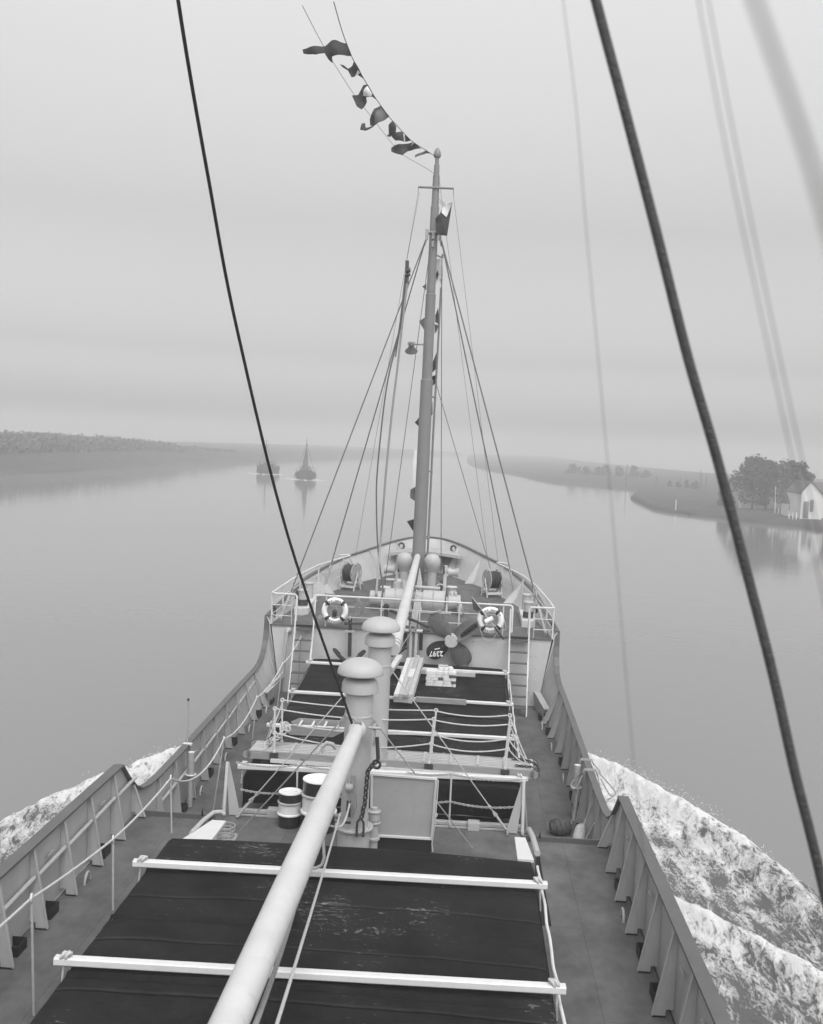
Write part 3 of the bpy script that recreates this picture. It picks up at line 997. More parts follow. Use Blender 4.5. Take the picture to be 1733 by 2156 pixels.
pn = root('canvas_screen', 'square grey upright screen in a white frame beside the near ventilator post', 'screen', (.48, 15.55, .6))
b = MB()
q4 = [Vector((.01, 15.58, .70)), Vector((.94, 15.60, .70)), Vector((.97, 15.52, 1.66)), Vector((-.01, 15.50, 1.68))]
def bil(u, v):
    p = q4[0].lerp(q4[1], u).lerp(q4[3].lerp(q4[2], u), v)
    return p + Vector((0, .012 * math.sin(u * 3.1) * math.sin(v * 3.1) + .004 * mnoise.noise(Vector((u * 5, v * 5, 0))), 0))
b.grid(bil, 16, 16); part(b, 'panel', mat('screen_paint', .35, .6, .05, 5, .1, 40, streak=.12), pn)
b = MB()
for i in range(4):
    b.bar(q4[i] + Vector((0, -.012, 0)), q4[(i + 1) % 4] + Vector((0, -.012, 0)), .035, .035, (0, 1, 0))
part(b, 'frame', 'white', pn)
b = MB(); b.box((.48, 15.62, .48), (.92, .05, .38)); part(b, 'base', 'black', pn)  # black board painted in as the shaded gap below the panel
b = MB()
b.tube([(1.0, 15.45, 1.66), (.995, 15.44, 1.4), (.985, 15.44, 1.15), (.98, 15.44, .95)], .01, 6); b.torus((.985, 15.44, 1.13), .025, .01, (0, 1, 0), 10, 5); b.tube([(.99, 15.45, 1.1), (.96, 15.46, .8), (.95, 15.48, .66), (.97, 15.47, .55)], .01, 6)
part(b, 'rope', 'rope', pn)

# ================================================================== foremast
mx0, my0 = -.115, 30.65
mst = root('foremast', 'tall grey stepped steel foremast with ball finial standing on the forecastle', 'mast', (mx0, my0, fdeck(30.6)))
b = MB()
b.lathe([(.195, fdeck(30.6)), (.19, 5.5), (.178, 8.5), (.182, 8.5), (.182, 8.56), (.152, 8.58), (.146, 10.98), (.15, 10.98), (.15, 11.03), (.128, 11.05), (.12, 13.48), (.124, 13.48), (.124, 13.53), (.105, 13.54), (.098, 14.38), (.10, 14.38), (.10, 14.42), (.082, 14.43), (.078, 14.72), (.058, 14.73), (.058, 14.95), (0, 14.95)], (mx0, my0, 0), 28)
part(b, 'pole', 'mast', mst)
b = MB(); b.lathe([(0, 14.93), (.085, 14.93), (.108, 14.97), (.105, 15.05), (.075, 15.14), (.03, 15.20), (0, 15.21)], (mx0, my0, 0), 24); part(b, 'finial', 'mast', mst)
b = MB(); b.cyl((mx0 - .50, my0 - .1, 14.06), (mx0 + .52, my0 - .1, 14.05), .032, n=12)
b.cyl((mx0 - .5, my0 - .1, 14.04), (mx0 - .5, my0 - .1, 13.86), .01, n=6); b.cyl((mx0 + .52, my0 - .1, 14.04), (mx0 + .52, my0 - .1, 13.86), .01, n=6)
part(b, 'yard', 'mast', mst)
b = MB()
b.tube([(mx0 + .24, my0 + .55, 3.2), (mx0 + .24, my0 + .55, 7), (mx0 + .26, my0 + .55, 10), (mx0 + .27, my0 + .55, 12.3)], .032, 9)
for z in (3.9, 5.9, 8.1, 10.2, 12.2):
    b.cyl((mx0, my0, z), (mx0 + .26, my0 + .55, z), .024, n=8)
part(b, 'side_pipe', 'mast', mst)
b = MB()
b.torus((mx0, my0, 12.78), .15, .03, (0, 0, 1), 20, 6)
for s_, y in ((-1, -.12), (1, -.1)):
    b.box((mx0 + s_ * .19, my0 + y, 12.72), (.09, .06, .30)); b.tube([(mx0 + s_ * .2, my0 + y, 12.6), (mx0 + s_ * .25, my0 + y, 12.4)], .03, 6)
b.box((mx0, my0 - .17, 12.70), (.07, .07, .22)); b.box((mx0, my0 - .17, 12.45), (.06, .05, .16))
part(b, 'hounds_band', 'galv', mst)
b = MB(); b.tube([(mx0 + .1, my0 - .1, 13.75), (mx0 + .28, my0 - .1, 13.62), (mx0 + .3, my0 - .1, 13.55)], .012, 6); b.tube([(mx0 + .1, my0 - .1, 13.68), (mx0 + .24, my0 - .1, 13.58), (mx0 + .3, my0 - .1, 13.55)], .012, 6); part(b, 'flag_bracket', 'galv', mst)
b = MB(); b.lathe([(.30, 0), (.30, .06), (.2, .09)], (mx0, my0, fdeck(30.6)), 24); part(b, 'mast_collar', 'mast', mst)
# bell shaped deck lamp
lp = root('deck_lamp', 'bell shaped deck lamp on a short arm at the port side of the mast', 'lamp', (-.62, 30.5, 9.3))
b = MB(); b.cyl((mx0 - .12, my0, 9.59), (-.72, 30.55, 9.58), .03, n=10); b.cyl((-.60, 30.5, 9.63), (-.60, 30.5, 9.5), .10, .09, 14); part(b, 'arm', 'galv', lp)
rl = Matrix.Rotation(R(38), 3, 'X')
b = MB(); b.lathe([(.06, .16), (.075, .08), (.11, .02), (.18, -.06), (.186, -.07), (.17, -.062), (.10, .01), (.05, .1)], (-.60, 30.45, 9.42), 28, rl); part(b, 'shade', 'wire', lp)
b = MB(); b.ball(Vector((-.60, 30.45, 9.42)) + rl @ Vector((0, 0, -.02)), .05, 10); part(b, 'bulb', 'flagl', lp)
b = MB()
for k in range(6):
    g = math.pi * k / 3
    b.tube([Vector((-.60, 30.45, 9.42)) + rl @ Vector(p) for p in ((.16 * math.cos(g), .16 * math.sin(g), -.065), (.09 * math.cos(g), .09 * math.sin(g), -.12), (0, 0, -.15))], .006, 5)
part(b, 'cage', 'galv', lp)

# shrouds and stays
HO = (mx0 - .22, my0 - .14, 12.55); HS = (mx0 + .24, my0 - .14, 12.55)
g_ = 'shrouds and stays of the foremast'
wire(HO, (-3.27, 25.56, 2.16), .019, 'outer port shroud from the mast to the forecastle corner', turn=1.25, name='shroud', group=g_)
wire(HO, (-2.77, 29.7, 2.36), .019, 'inner port shroud from the mast ending beside the port wire reel', turn=1.25, name='shroud', group=g_)
wire(HS, (3.32, 25.58, 2.16), .019, 'outer starboard shroud from the mast to the forecastle corner', turn=1.25, name='shroud', group=g_)
wire(HS, (2.77, 30.03, 2.38), .019, 'inner starboard shroud from the mast ending beside the starboard wire reel', turn=1.25, name='shroud', group=g_)
wire((mx0 + .25, my0 - .2, 8.55), (2.02, 30.95, 3.1), .010, 'thin grey stay from mid mast down to the starboard forecastle rail', name='stay', group=g_)
wire((mx0 + .28, 30.2, 12.1), (.62, 29.0, 2.75), .012, 'wire dropping just right of the mast to the windlass', name='stay', s_=.0, group=g_)
wire((mx0 - .06, my0 - .22, 12.45), (-.98, 29.3, 2.7), .011, 'wire crossing the mast and dropping left of it to the windlass', name='stay', group=g_)
wire((mx0 - .50, my0 - .1, 13.86), (-2.05, 31.2, 3.2), .005, 'hair thin flag halyard from the port yardarm to the forecastle', m='wirem', name='halyard')
wire((mx0 + .52, my0 - .1, 13.86), (2.25, 31.0, 3.2), .005, 'hair thin flag halyard from the starboard yardarm to the forecastle', m='wirem', name='halyard')
wire((mx0 + .08, my0 - .1, 14.35), (1.95, 31.9, 3.25), .005, 'hair thin halyard from the mast head to starboard', m='wirem', name='halyard')
wire((-.57, 30.4, 13.86), (-.78, 29.5, 11.8), .005, 'short thin halyard between the port yardarm and the tackle head', m='wirem', name='halyard')
# topping lift tackle left of the mast
tl = root('topping_lift', 'rope tackle hanging on the port side of the mast, two heavy falls from a block', 'tackle', (-1.1, 29.2, 2.6))
b = MB(); b.bar((-.77, 29.5, 11.78), (-.75, 29.5, 11.15), .10, .06, (0, 1, 0)); b.cyl((-.80, 29.45, 11.5), (-.66, 29.45, 11.5), .05, n=12); b.cyl((-.80, 29.45, 11.38), (-.66, 29.45, 11.38), .04, n=12); part(b, 'block', 'wirem', tl)
b = MB(); b.tube(spline([(-.80, 29.5, 11.4), (-.92, 29.5, 9.75), (-1.14, 29.5, 8.6), (-1.26, 29.5, 7.46), (-1.35, 29.5, 5.8), (-1.33, 29.5, 4.9), (-1.22, 29.4, 3.64), (-.98, 29.0, 2.5)], 4), .022, 7); part(b, 'fall', 'wire', tl)
b = MB(); b.tube(spline([(-.70, 29.5, 11.6), (-.80, 29.5, 10.4), (-.90, 29.5, 8.9), (-1.0, 29.5, 7.61), (-1.09, 29.5, 6.04), (-1.13, 29.5, 4.91), (-1.17, 29.4, 3.64), (-1.07, 27.6, 2.62)], 4), .032, 7); part(b, 'fall', 'ropeg', tl)
b = MB(); b.tube([(-.785, 29.52, 11.3), (-.85, 29.52, 10.2), (-.98, 29.52, 9.1)], .018, 7); part(b, 'fall', 'wire', tl)
# ropes gathered at the boom support
rg = root('hanging_ropes', 'bundle of pale rope falls from the boom down to the bulkhead support', 'rope', (.03, 25.3, 2.1))
b = MB()
for k in range(5):
    b.tube(sag((-.02 + .03 * k, 29.6 - .3 * k, 3.15 - .05 * k), (.0 + .03 * k, 25.25, 2.22), .04 + .03 * k, 12), .013, 6)
for k in range(3):
    b.tube(sag((-.28 + .05 * k, 26.5, 3.2), (-.10 + .02 * k, 25.3, 2.25), .02, 8), .014, 6)
part(b, 'falls', 'rope', rg)
b = MB(); b.torus((.06, 25.24, 2.2), .07, .03, (0, 1, .2), 16, 7); b.box((.06, 25.24, 2.16), (.12, .08, .08)); part(b, 'knot', 'ropeg', rg)
b = MB(); b.tube(sag((.05, 25.22, 2.15), (-.12, 18.05, 2.55), -.02, 10), .012, 6)
one(b, 'guy_rope', 'ropeg', 'single rope from the bulkhead support aft to the farther ventilator post', 'rope')

# ================================================================== flags
def flagmesh(poly, y, amp=.05, thick=.008):
    bm = bmesh.new()
    vs = [bm.verts.new((x, y, z)) for x, z in poly]
    bm.faces.new(vs)
    bmesh.ops.triangulate(bm, faces=bm.faces[:])
    bmesh.ops.subdivide_edges(bm, edges=bm.edges[:], cuts=3, use_grid_fill=True)
    for v in bm.verts:
        v.co.y += amp * math.sin(v.co.x * 14 + v.co.z * 6) + amp * .5 * math.sin(v.co.z * 17)
    mb = MB()
    idx = {v: i for i, v in enumerate(bm.verts)}
    vv = [v.co.copy() for v in bm.verts]
    n = len(vv)
    fr = [tuple(idx[v] for v in f.verts) for f in bm.faces]
    be = [(idx[e_.verts[0]], idx[e_.verts[1]]) for e_ in bm.edges if len(e_.link_faces) == 1]
    mb.add([p - Vector((0, thick / 2, 0)) for p in vv] + [p + Vector((0, thick / 2, 0)) for p in vv], fr + [tuple(n + i for i in reversed(f)) for f in fr] + [(a, b_, n + b_, n + a) for a, b_ in be], True)
    bm.free()
    return mb


FL = {
    'roll': (30.3, [(-.28, 14.94), (-.43, 15.03), (-.74, 14.88), (-.73, 14.82), (-.42, 14.96)], 'flagm', 'small rolled up flag next to the mast head, nearest the finial'),
    'A': (29.7, [(-.53, 14.92), (-.76, 15.06), (-1.28, 14.98), (-1.38, 14.92), (-1.37, 14.81), (-1.04, 14.69), (-.91, 14.84)], 'flagd', 'long dark flag trailing left, second from the mast head'),
    'B': (29, [(-.79, 14.93), (-1.05, 15.17), (-1.20, 15.10), (-1.32, 15.02), (-1.21, 14.91), (-.95, 14.90)], 'flagd', 'dark striped flag on the string, third from the mast head'),
    'B2': (28.4, [(-1.15, 14.92), (-1.14, 15.09), (-1.25, 15.25), (-1.36, 15.15), (-1.28, 15.14), (-1.32, 14.93), (-1.40, 14.89), (-1.34, 14.84), (-1.24, 14.89)], 'flagd', 'crumpled black flag twisted upright in the middle of the string'),
    'C': (27.4, [(-1.25, 15.05), (-1.50, 15.34), (-1.65, 15.24), (-1.76, 14.98), (-1.75, 14.84), (-1.66, 14.81), (-1.85, 14.66), (-1.99, 14.68), (-1.96, 14.85), (-1.88, 14.88), (-1.85, 14.75), (-1.53, 14.89)], 'flagd', 'flag with grey centre and dark border, billowing like a sail'),
    'D': (25.6, [(-1.42, 14.90), (-1.64, 15.24), (-1.75, 15.22), (-1.87, 15.00), (-2.01, 14.96), (-1.88, 14.70), (-1.77, 14.65), (-1.70, 14.74), (-1.65, 14.84), (-1.67, 14.94), (-1.52, 14.95)], 'flagd', 'dark bordered flag with pale centre and torn lower tail'),
    'E': (23.8, [(-1.52, 14.73), (-1.65, 14.97), (-1.77, 15.15), (-1.81, 15.05), (-1.90, 14.98), (-1.99, 15.03), (-2.08, 15.04), (-2.01, 14.98), (-1.90, 14.94), (-1.80, 14.87), (-1.82, 14.80), (-1.68, 14.86)], 'flagd', 'dark two tailed pennant with a pale stripe, second from the top of the string'),
    'G': (22, [(-1.60, 14.62), (-1.73, 14.88), (-1.94, 14.92), (-2.02, 14.90), (-2.17, 14.81), (-2.30, 14.79), (-2.63, 14.72), (-2.61, 14.64), (-2.33, 14.60), (-2.17, 14.66), (-2.09, 14.55), (-2.00, 14.47), (-2.01, 14.59), (-1.76, 14.62)], 'flagd', 'large dark flag at the top end of the flag string, streaming left'),
}
LIGHT = {'D': [(-1.64, 15.2), (-1.73, 15.1), (-1.75, 14.98), (-1.65, 14.95), (-1.54, 14.95), (-1.51, 15.04)], 'C': [(-1.49, 15.30), (-1.59, 15.17), (-1.64, 14.97), (-1.62, 14.86), (-1.53, 14.90), (-1.29, 15.04)], 'E': [(-1.68, 14.95), (-1.76, 14.81), (-1.71, 14.84), (-1.62, 14.89)], 'B': [(-1.0, 15.12), (-.97, 14.91), (-.94, 14.91), (-.96, 15.08)], 'A': [(-.72, 15.04), (-.82, 14.96), (-.78, 15.05)]}
for k, (y, poly, mm, lab) in FL.items():
    r_ = root('signal_flag', lab, 'flag', (poly[0][0], y, poly[0][1]), 'flags on the string from the mast head')
    part(flagmesh(poly, y, .05), 'cloth', mm, r_)
    if k in LIGHT:
        part(flagmesh(LIGHT[k], y - .014, .05), 'centre_panel', 'flagm' if k == 'C' else 'flagl', r_)
b = MB(); b.tube(spline([(mx0, my0, 14.93), (-.53, 29.97, 15.01), (-.82, 29.31, 15.03), (-1.19, 27.79, 15.06), (-1.26, 27.46, 15.06), (-1.47, 26.01, 15.04), (-1.57, 24.82, 14.98), (-1.66, 22.88, 14.82), (-1.66, 22.2, 14.75), (-1.62, 20.6, 14.55), (-1.5, 18.5, 14.25)], 3), .009, 6)
one(b, 'flag_line', 'wirem', 'thin line the flags are bent on, running up and left from the mast head', 'line')
b = MB(); b.tube(spline([(mx0, my0, 14.40), (-.38, 31.0, 14.68), (-1.08, 30.59, 14.95), (-1.32, 29.77, 15.0), (-1.83, 26.71, 15.04), (-1.97, 25.64, 15.01), (-2.12, 23.13, 14.84), (-2.14, 21.27, 14.62), (-2.1, 18.8, 14.3)], 3), .006, 6)
one(b, 'flag_line', 'wirem', 'second thin line below the flags, from the upper mast up and left', 'line')
r_ = root('pilot_flag', 'half white half dark flag folded against the upper mast under the yard', 'flag', (.2, 30.2, 12.6))
part(flagmesh([(.39, 13.57), (.29, 12.63), (-.03, 12.68), (-.07, 13.12), (.04, 13.22), (.15, 13.45)], 30.2, .03), 'cloth', 'flagd', r_)
part(flagmesh([(.385, 13.54), (.13, 13.44), (.10, 13.27), (.25, 13.15)], 30.17, .02), 'hoist_panel', 'flagl', r_)
mf = [([(.15, 12.18), (-.05, 12.11), (-.04, 11.5), (.15, 11.3), (.2, 12.15)], 'flagl', 'pale flag with a dark spot behind the upper mast'),
      ([(.1, 10.73), (.02, 10.5), (.03, 10.3), (.14, 10.25)], 'flagd', 'dark scrap of flag right of the mast above the lamp'),
      ([(.13, 10.25), (.02, 10.2), (.03, 9.95), (.1, 10.05)], 'flagm', 'grey scrap of flag right of the mast at lamp height'),
      ([(.12, 9.44), (.0, 9.09), (.02, 8.82), (.11, 8.92)], 'flagd', 'dark flag right of the mast just below the lamp'),
      ([(.12, 8.75), (-.02, 8.7), (.02, 8.4), (.11, 8.5)], 'flagd', 'dark flag right of the mast at its middle step'),
      ([(.06, 7.95), (-.02, 7.9), (.03, 7.5), (.08, 7.6)], 'flagd', 'narrow dark flag right of the mast below its middle step'),
      ([(-.28, 11.42), (-.40, 11.32), (-.28, 11.22)], 'flagm', 'tiny grey flag tip left of the upper mast'),
      ([(-.28, 10.44), (-.45, 10.3), (-.28, 10.05)], 'flagm', 'grey flag tip left of the mast above the lamp'),
      ([(-.28, 7.53), (-.44, 7.32), (-.28, 7.18)], 'flagd', 'dark flag tip left of the mast at middle height'),
      ([(-.28, 5.44), (-.48, 5.32), (-.47, 5.08), (-.28, 4.95)], 'flagm', 'rounded grey flag left of the lower mast'),
      ([(-.28, 4.46), (-.54, 4.37), (-.36, 4.10), (-.28, 4.1)], 'flagd', 'dark flag left of the mast foot')]
for poly, mm, lab in mf:
    o = one(flagmesh(poly, 31.15, .03), 'signal_flag', mm, lab, 'flag', 'flags hanging along the mast')
    if 'spot' in lab:
        part(flagmesh([(.02, 11.82), (-.02, 11.65), (.03, 11.52), (.07, 11.7)], 31.10, .02), 'spot', 'flagd', o)

# ================================================================== forecastle gear
# windlass
wd = root('windlass', 'grey windlass with cable drums across the forecastle behind the rail', 'windlass', (0, 27.85, 2.2))
def drumx(prof, m_, nm):
    b_ = MB(); b_.lathe([(r_, x) for x, r_ in prof], (0, 27.85, 2.50), 32, Matrix.Rotation(R(90), 3, 'Y')); part(b_, nm, m_, wd)
drumx([(-1.25, 0), (-1.25, .19), (-1.22, .205), (-.96, .195), (-.93, .22), (-.93, 0)], 'vent', 'warping_drum')
drumx([(-.84, 0), (-.84, .29), (-.58, .29), (-.575, .27), (-.56, .27), (-.555, .29), (-.30, .29), (-.30, 0)], 'vent', 'gear_case')
prof = [(-.30, 0), (-.30, .22)]
for k in range(13):
    prof += [(-.29 + .022 * k, .222), (-.28 + .022 * k, .235)]
prof += [(.0, .22), (.0, 0)]
drumx(prof, 'galv', 'wire_drum')
drumx([(.0, 0), (.0, .24), (.18, .24), (.18, .29), (.44, .29), (.445, .27), (.455, .27), (.46, .29), (.76, .29), (.76, 0)], 'vent', 'gear_case')
drumx([(.86, 0), (.86, .21), (.89, .195), (1.15, .205), (1.18, .19), (1.18, 0)], 'vent', 'warping_drum')
drumx([(-1.1, 0), (-1.1, .06), (1.05, .06), (1.05, 0)], 'dark', 'shaft')
b = MB(); b.cyl((-.05, 28.0, 2.84), (.62, 28.0, 2.83), .045, n=12); b.torus((.62, 28.0, 2.84), .11, .02, (0, 1, 0), 18, 6); part(b, 'brake_rod', 'vent', wd)
b = MB(); b.cyl((-.55, 28, 2.7), (-.55, 28, 2.95), .1, n=14); b.ball((-.5, 28.05, 2.95), .09, 8); part(b, 'brake_motor', 'vent', wd)
b = MB()
for x in (-.9, -.16, .12, .80):
    b.prism([(x, 27.58, 2.2), (x, 28.12, 2.2), (x, 27.98, 2.62), (x, 27.72, 2.62)], (.05, 0, 0))
b.box((.0, 27.85, 2.24), (1.9, .62, .05))
part(b, 'bed_frame', 'vent', wd)
b = MB()
for k in range(10):
    b.torus((.90 + .02 * k, 27.9, 2.62), .15 + .01 * (k % 3), .011, (1, .25 * math.sin(k), .1), 18, 5)
for k in range(7):
    b.tube(sag((1.05 + .02 * k, 27.75, 2.65), (1.16 + .012 * k, 27.55, 2.25), .04, 8), .011, 5)
    b.torus((1.2, 27.62, 2.35), .10 + .01 * k, .009, (.9, .3, .1 * k), 16, 5, 1, 1.8)
one(b, 'rope_coil', 'rope', 'untidy coil of rope hung on the starboard end of the windlass', 'rope')
b = MB()
for k in range(9):
    b.torus((-1.33 + .01 * k, 25.46, 2.58), .10 + .006 * (k % 4), .009, (.25 * math.sin(k * 2), 1, .1), 20, 5, .8, 1.5)
b.torus((-1.32, 25.44, 2.80), .03, .016, (0, 1, 0), 10, 6)
one(b, 'rope_coil', 'ropeg', 'thin rope coil hanging on the forecastle rail beside the life ring', 'rope')

# cowl ventilators
cw = root('cowl_ventilator', 'bulb headed grey cowl ventilator beside the mast on its port side', 'ventilator', (-.50, 30.2, 2.34), 'bulb headed ventilators beside the mast')
b = MB(); b.lathe([(.16, 2.34), (.16, 2.37), (.13, 2.38), (.13, 2.93), (.138, 2.94), (.138, 2.96), (.13, 2.97)], (-.50, 30.2, 0), 24); part(b, 'stem', 'vent', cw)
b = MB(); b.lathe([(.13, 2.96), (.15, 3.03), (.20, 3.12), (.232, 3.22), (.242, 3.30), (.225, 3.40), (.17, 3.48), (.08, 3.525), (0, 3.53)], (-.50, 30.2, 0), 28); part(b, 'head', 'vent', cw)
b = MB(); b.lathe([(0, 0), (.17, .0), (.19, .1), (.20, .13)], (-.50, 30.35, 3.28), 24, Matrix.Rotation(R(-90), 3, 'X')); part(b, 'mouth', 'vent', cw)
dup(cw, (.31, 30.2, 2.34), 'bulb headed grey cowl ventilator beside the mast on its starboard side')

# spool fairleads
for s_, lab in ((-1, 'port'), (1, 'starboard')):
    r_ = root('roller_fairlead', 'spool shaped roller on a white post, %s side of the mast' % lab, 'fairlead', (s_ * .8, 30.3, 2.34), 'spool rollers beside the mast')
    b = MB(); b.lathe([(0, -.15), (.14, -.15), (.14, -.13), (.115, -.09), (.10, 0), (.115, .09), (.14, .13), (.14, .15), (0, .15)], (s_ * .93, 30.3, 3.0), 24, Matrix.Rotation(R(90), 3, 'Y')); part(b, 'roller', 'vent', r_)
    b = MB(); b.box((s_ * .70, 30.3, 2.7), (.09, .10, .72)); b.box((s_ * .70, 30.3, 3.12), (.12, .14, .14)); b.cyl((s_ * .62, 30.3, 3.0), (s_ * .8, 30.3, 3.0), .045, n=10); part(b, 'post', 'rail', r_)
    b = MB(); b.box((s_ * .60, 30.3, 2.55), (.08, .16, .42)); b.cyl((s_ * .66, 30.22, 2.95), (s_ * .66, 30.18, 3.2), .02, n=6); part(b, 'gear', 'dark', r_)

# bollards
def bollard_pair(x, lab):
    r_ = root('bollard_pair', lab, 'bollard', (x, 27.5, 2.18), 'twin bollards on the forecastle edges')
    b = MB()
    zb = fdeck(26.6)
    b.prism([(x - .17, 26.62, zb), (x + .05, 26.55, zb), (x + .18, 26.75, zb), (x + .18, 28.2, zb + .09), (x - .05, 28.36, zb + .10), (x - .18, 28.2, zb + .09)], (0, 0, .17)); part(b, 'plinth', 'rail', r_)
    for y in (26.95, 27.95):
        z = fdeck(y) + .15
        b = MB(); b.lathe([(.115, z), (.115, z + .40), (.135, z + .41), (.135, z + .44), (.12, z + .455), (0, z + .46)], (x, y, 0), 24); part(b, 'bollard', 'vent', r_)
    b = MB()
    for k in range(7):
        b.torus((x, 26.95, fdeck(26.95) + .20 + .022 * k), .127, .012, (.04 * math.sin(k), .03, 1), 20, 5)
    part(b, 'wire_turns', 'wirem', r_)
bollard_pair(-2.93, 'twin grey bollards on a white plinth at the port forecastle edge')
bollard_pair(2.95, 'twin grey bollards on a white plinth at the starboard forecastle edge')
for x, y, lab in ((-.98, 29.7, 'single squat bollard with white top, port side before the windlass'), (.91, 30.25, 'single squat bollard with white top, starboard side before the windlass'), (-.92, 30.9, 'low white topped bollard beside the port roller')):
    r_ = root('bollard', lab, 'bollard', (x, y, fdeck(y)), 'single bollards by the mast')
    z = fdeck(y)
    b = MB(); b.lathe([(.13, z), (.13, z + .22)], (x, y, 0), 24); part(b, 'post', 'vent', r_)
    b = MB(); b.lathe([(.13, z + .22), (.16, z + .225), (.16, z + .25), (.15, z + .26), (0, z + .262)], (x, y, 0), 24); part(b, 'top', 'white', r_)


# wire reels
def reel(x, y, s_, lab):
    z0 = fdeck(y)
    r_ = root('wire_reel', lab, 'reel', (x, y, z0), 'mooring wire reels on the forecastle')
    ax = Vector((1, -.45 * s_ * -1 if s_ < 0 else .45, 0)).normalized()
    ax = Vector((.905, -.425 if s_ < 0 else .425, 0))
    c = Vector((x, y, z0 + .50))
    rm = ax.to_track_quat('Z', 'Y').to_matrix()
    b = MB()
    for e_ in (-.17, .17):
        out = []
        for k in range(32):
            g = 2 * math.pi * k / 32
            rr = .275 - (.045 if (k % 8) in (0, 1) else 0)
            out.append(c + rm @ Vector((rr * math.cos(g), rr * math.sin(g), e_)))
        b.prism(out, ax * .012)
    part(b, 'flange_disc', 'galv', r_)
    b = MB()
    for e_ in (-.175, .185):
        b.torus(c + ax * e_, .30, .013, ax, 36, 7)
    part(b, 'rim', 'galv', r_)
    b = MB()
    prof = [(0, -.16)]
    for k in range(10):
        prof += [(.222, -.155 + .032 * k), (.242, -.14 + .032 * k)]
    prof += [(0, .165)]
    b.lathe(prof, c, 32, rm)
    for k in range(5):
        b.torus(c + ax * (-.1 + .05 * k), .245, .014, ax + Vector((0, 0, .2 * math.sin(k * 2))), 30, 6)
    part(b, 'wire_winding', 'wirem', r_)
    b = MB()
    for e_ in (-.24, .24):
        p = c + ax * e_
        t = ax.cross(Vector((0, 0, 1))).normalized()
        b.bar(p + Vector((0, 0, .03)), Vector((p.x, p.y, z0)) + t * .20, .05, .025, ax); b.bar(p + Vector((0, 0, .03)), Vector((p.x, p.y, z0)) - t * .20, .05, .025, ax)
    t = ax.cross(Vector((0, 0, 1))).normalized()
    for q in (.20, -.20):
        b.bar(Vector((x, y, z0 + .12)) + t * q - ax * .24, Vector((x, y, z0 + .12)) + t * q + ax * .24, .025, .07)
    part(b, 'stand', 'rail', r_)
reel(-2.06, 30.25, -1, 'wire reel on a white stand at the port side of the forecastle')
reel(2.08, 30.35, 1, 'wire reel on a white stand at the starboard side of the forecastle')

# rails
ZR = 2.85
rl_ = root('guard_rail', 'white guard rail across the break of the forecastle carrying the life rings', 'railing', (0, 25.5, 2.08))
b = MB(); b.tube([(-2.41, 25.42, 2.2), (-2.41, 25.48, 2.78), (-2.40, 25.5, 2.83), (-2.36, 25.5, 2.85), (2.42, 25.5, 2.85), (2.46, 25.5, 2.83), (2.47, 25.48, 2.78), (2.47, 25.42, 2.2)], .026, 9); part(b, 'top_rail', 'rail', rl_)
for z in (2.60, 2.34):
    b = MB(); b.cyl((-2.10, 25.5, z), (2.2, 25.5, z - .0), .011, n=8); part(b, 'mid_rail', 'rail', rl_)
for x in (-2.12, -.75, .20, 1.17, 2.25):
    b = MB(); b.cyl((x, 25.5, 2.08), (x, 25.5, 2.85), .019, n=8); part(b, 'post', 'rail', rl_)
for s_, lab in ((-1, 'white side rail along the port edge of the forecastle'), (1, 'white side rail along the starboard edge of the forecastle')):
    r_ = root('guard_rail', lab, 'railing', (s_ * 3, 27, 2.1))
    xi = 2.84 if s_ < 0 else 2.88
    lead = [(s_ * xi, 25.38, 2.2), (s_ * xi, 25.40, 2.80), (s_ * (xi + .04), 25.4, 2.85), (s_ * 3.40, 25.42, 2.85), (s_ * 3.48, 25.5, 2.85)]
    run = [(s_ * 3.40, 26.6, 2.90), (s_ * 3.22, 28.2, 3.0), (s_ * 2.92, 29.6, 3.10), (s_ * 2.38, 31.0, 3.20), (s_ * 2.22, 31.32, 3.22)]
    loop = [(s_ * 2.24, 31.45, 3.23), (s_ * 2.32, 31.5, 3.23), (s_ * 2.55, 31.35, 3.22)]
    b = MB(); b.tube(lead + run + loop, .026, 9); part(b, 'top_rail', 'rail', r_)
    for dzz in (.28, .54):
        b = MB(); b.tube([(p[0], p[1], p[2] - dzz) for p in lead[3:] + run[:4]], .011, 7); b.tube([(s_ * 3.40, 25.42, 2.85 - dzz), (s_ * (xi + .12), 25.4, 2.85 - dzz)], .011, 7); part(b, 'mid_rail', 'rail', r_)
    for p in (lead[4], run[0], run[1], run[2], run[3]):
        b = MB(); b.cyl((p[0] - s_ * .01, p[1], fdeck(p[1])), p, .024, n=8); part(b, 'post', 'rail', r_)
    b = MB(); b.cyl((s_ * (xi + .13), 25.5, 2.08), (s_ * (xi + .13), 25.42, 2.85), .012, n=8); part(b, 'post', 'rail', r_)

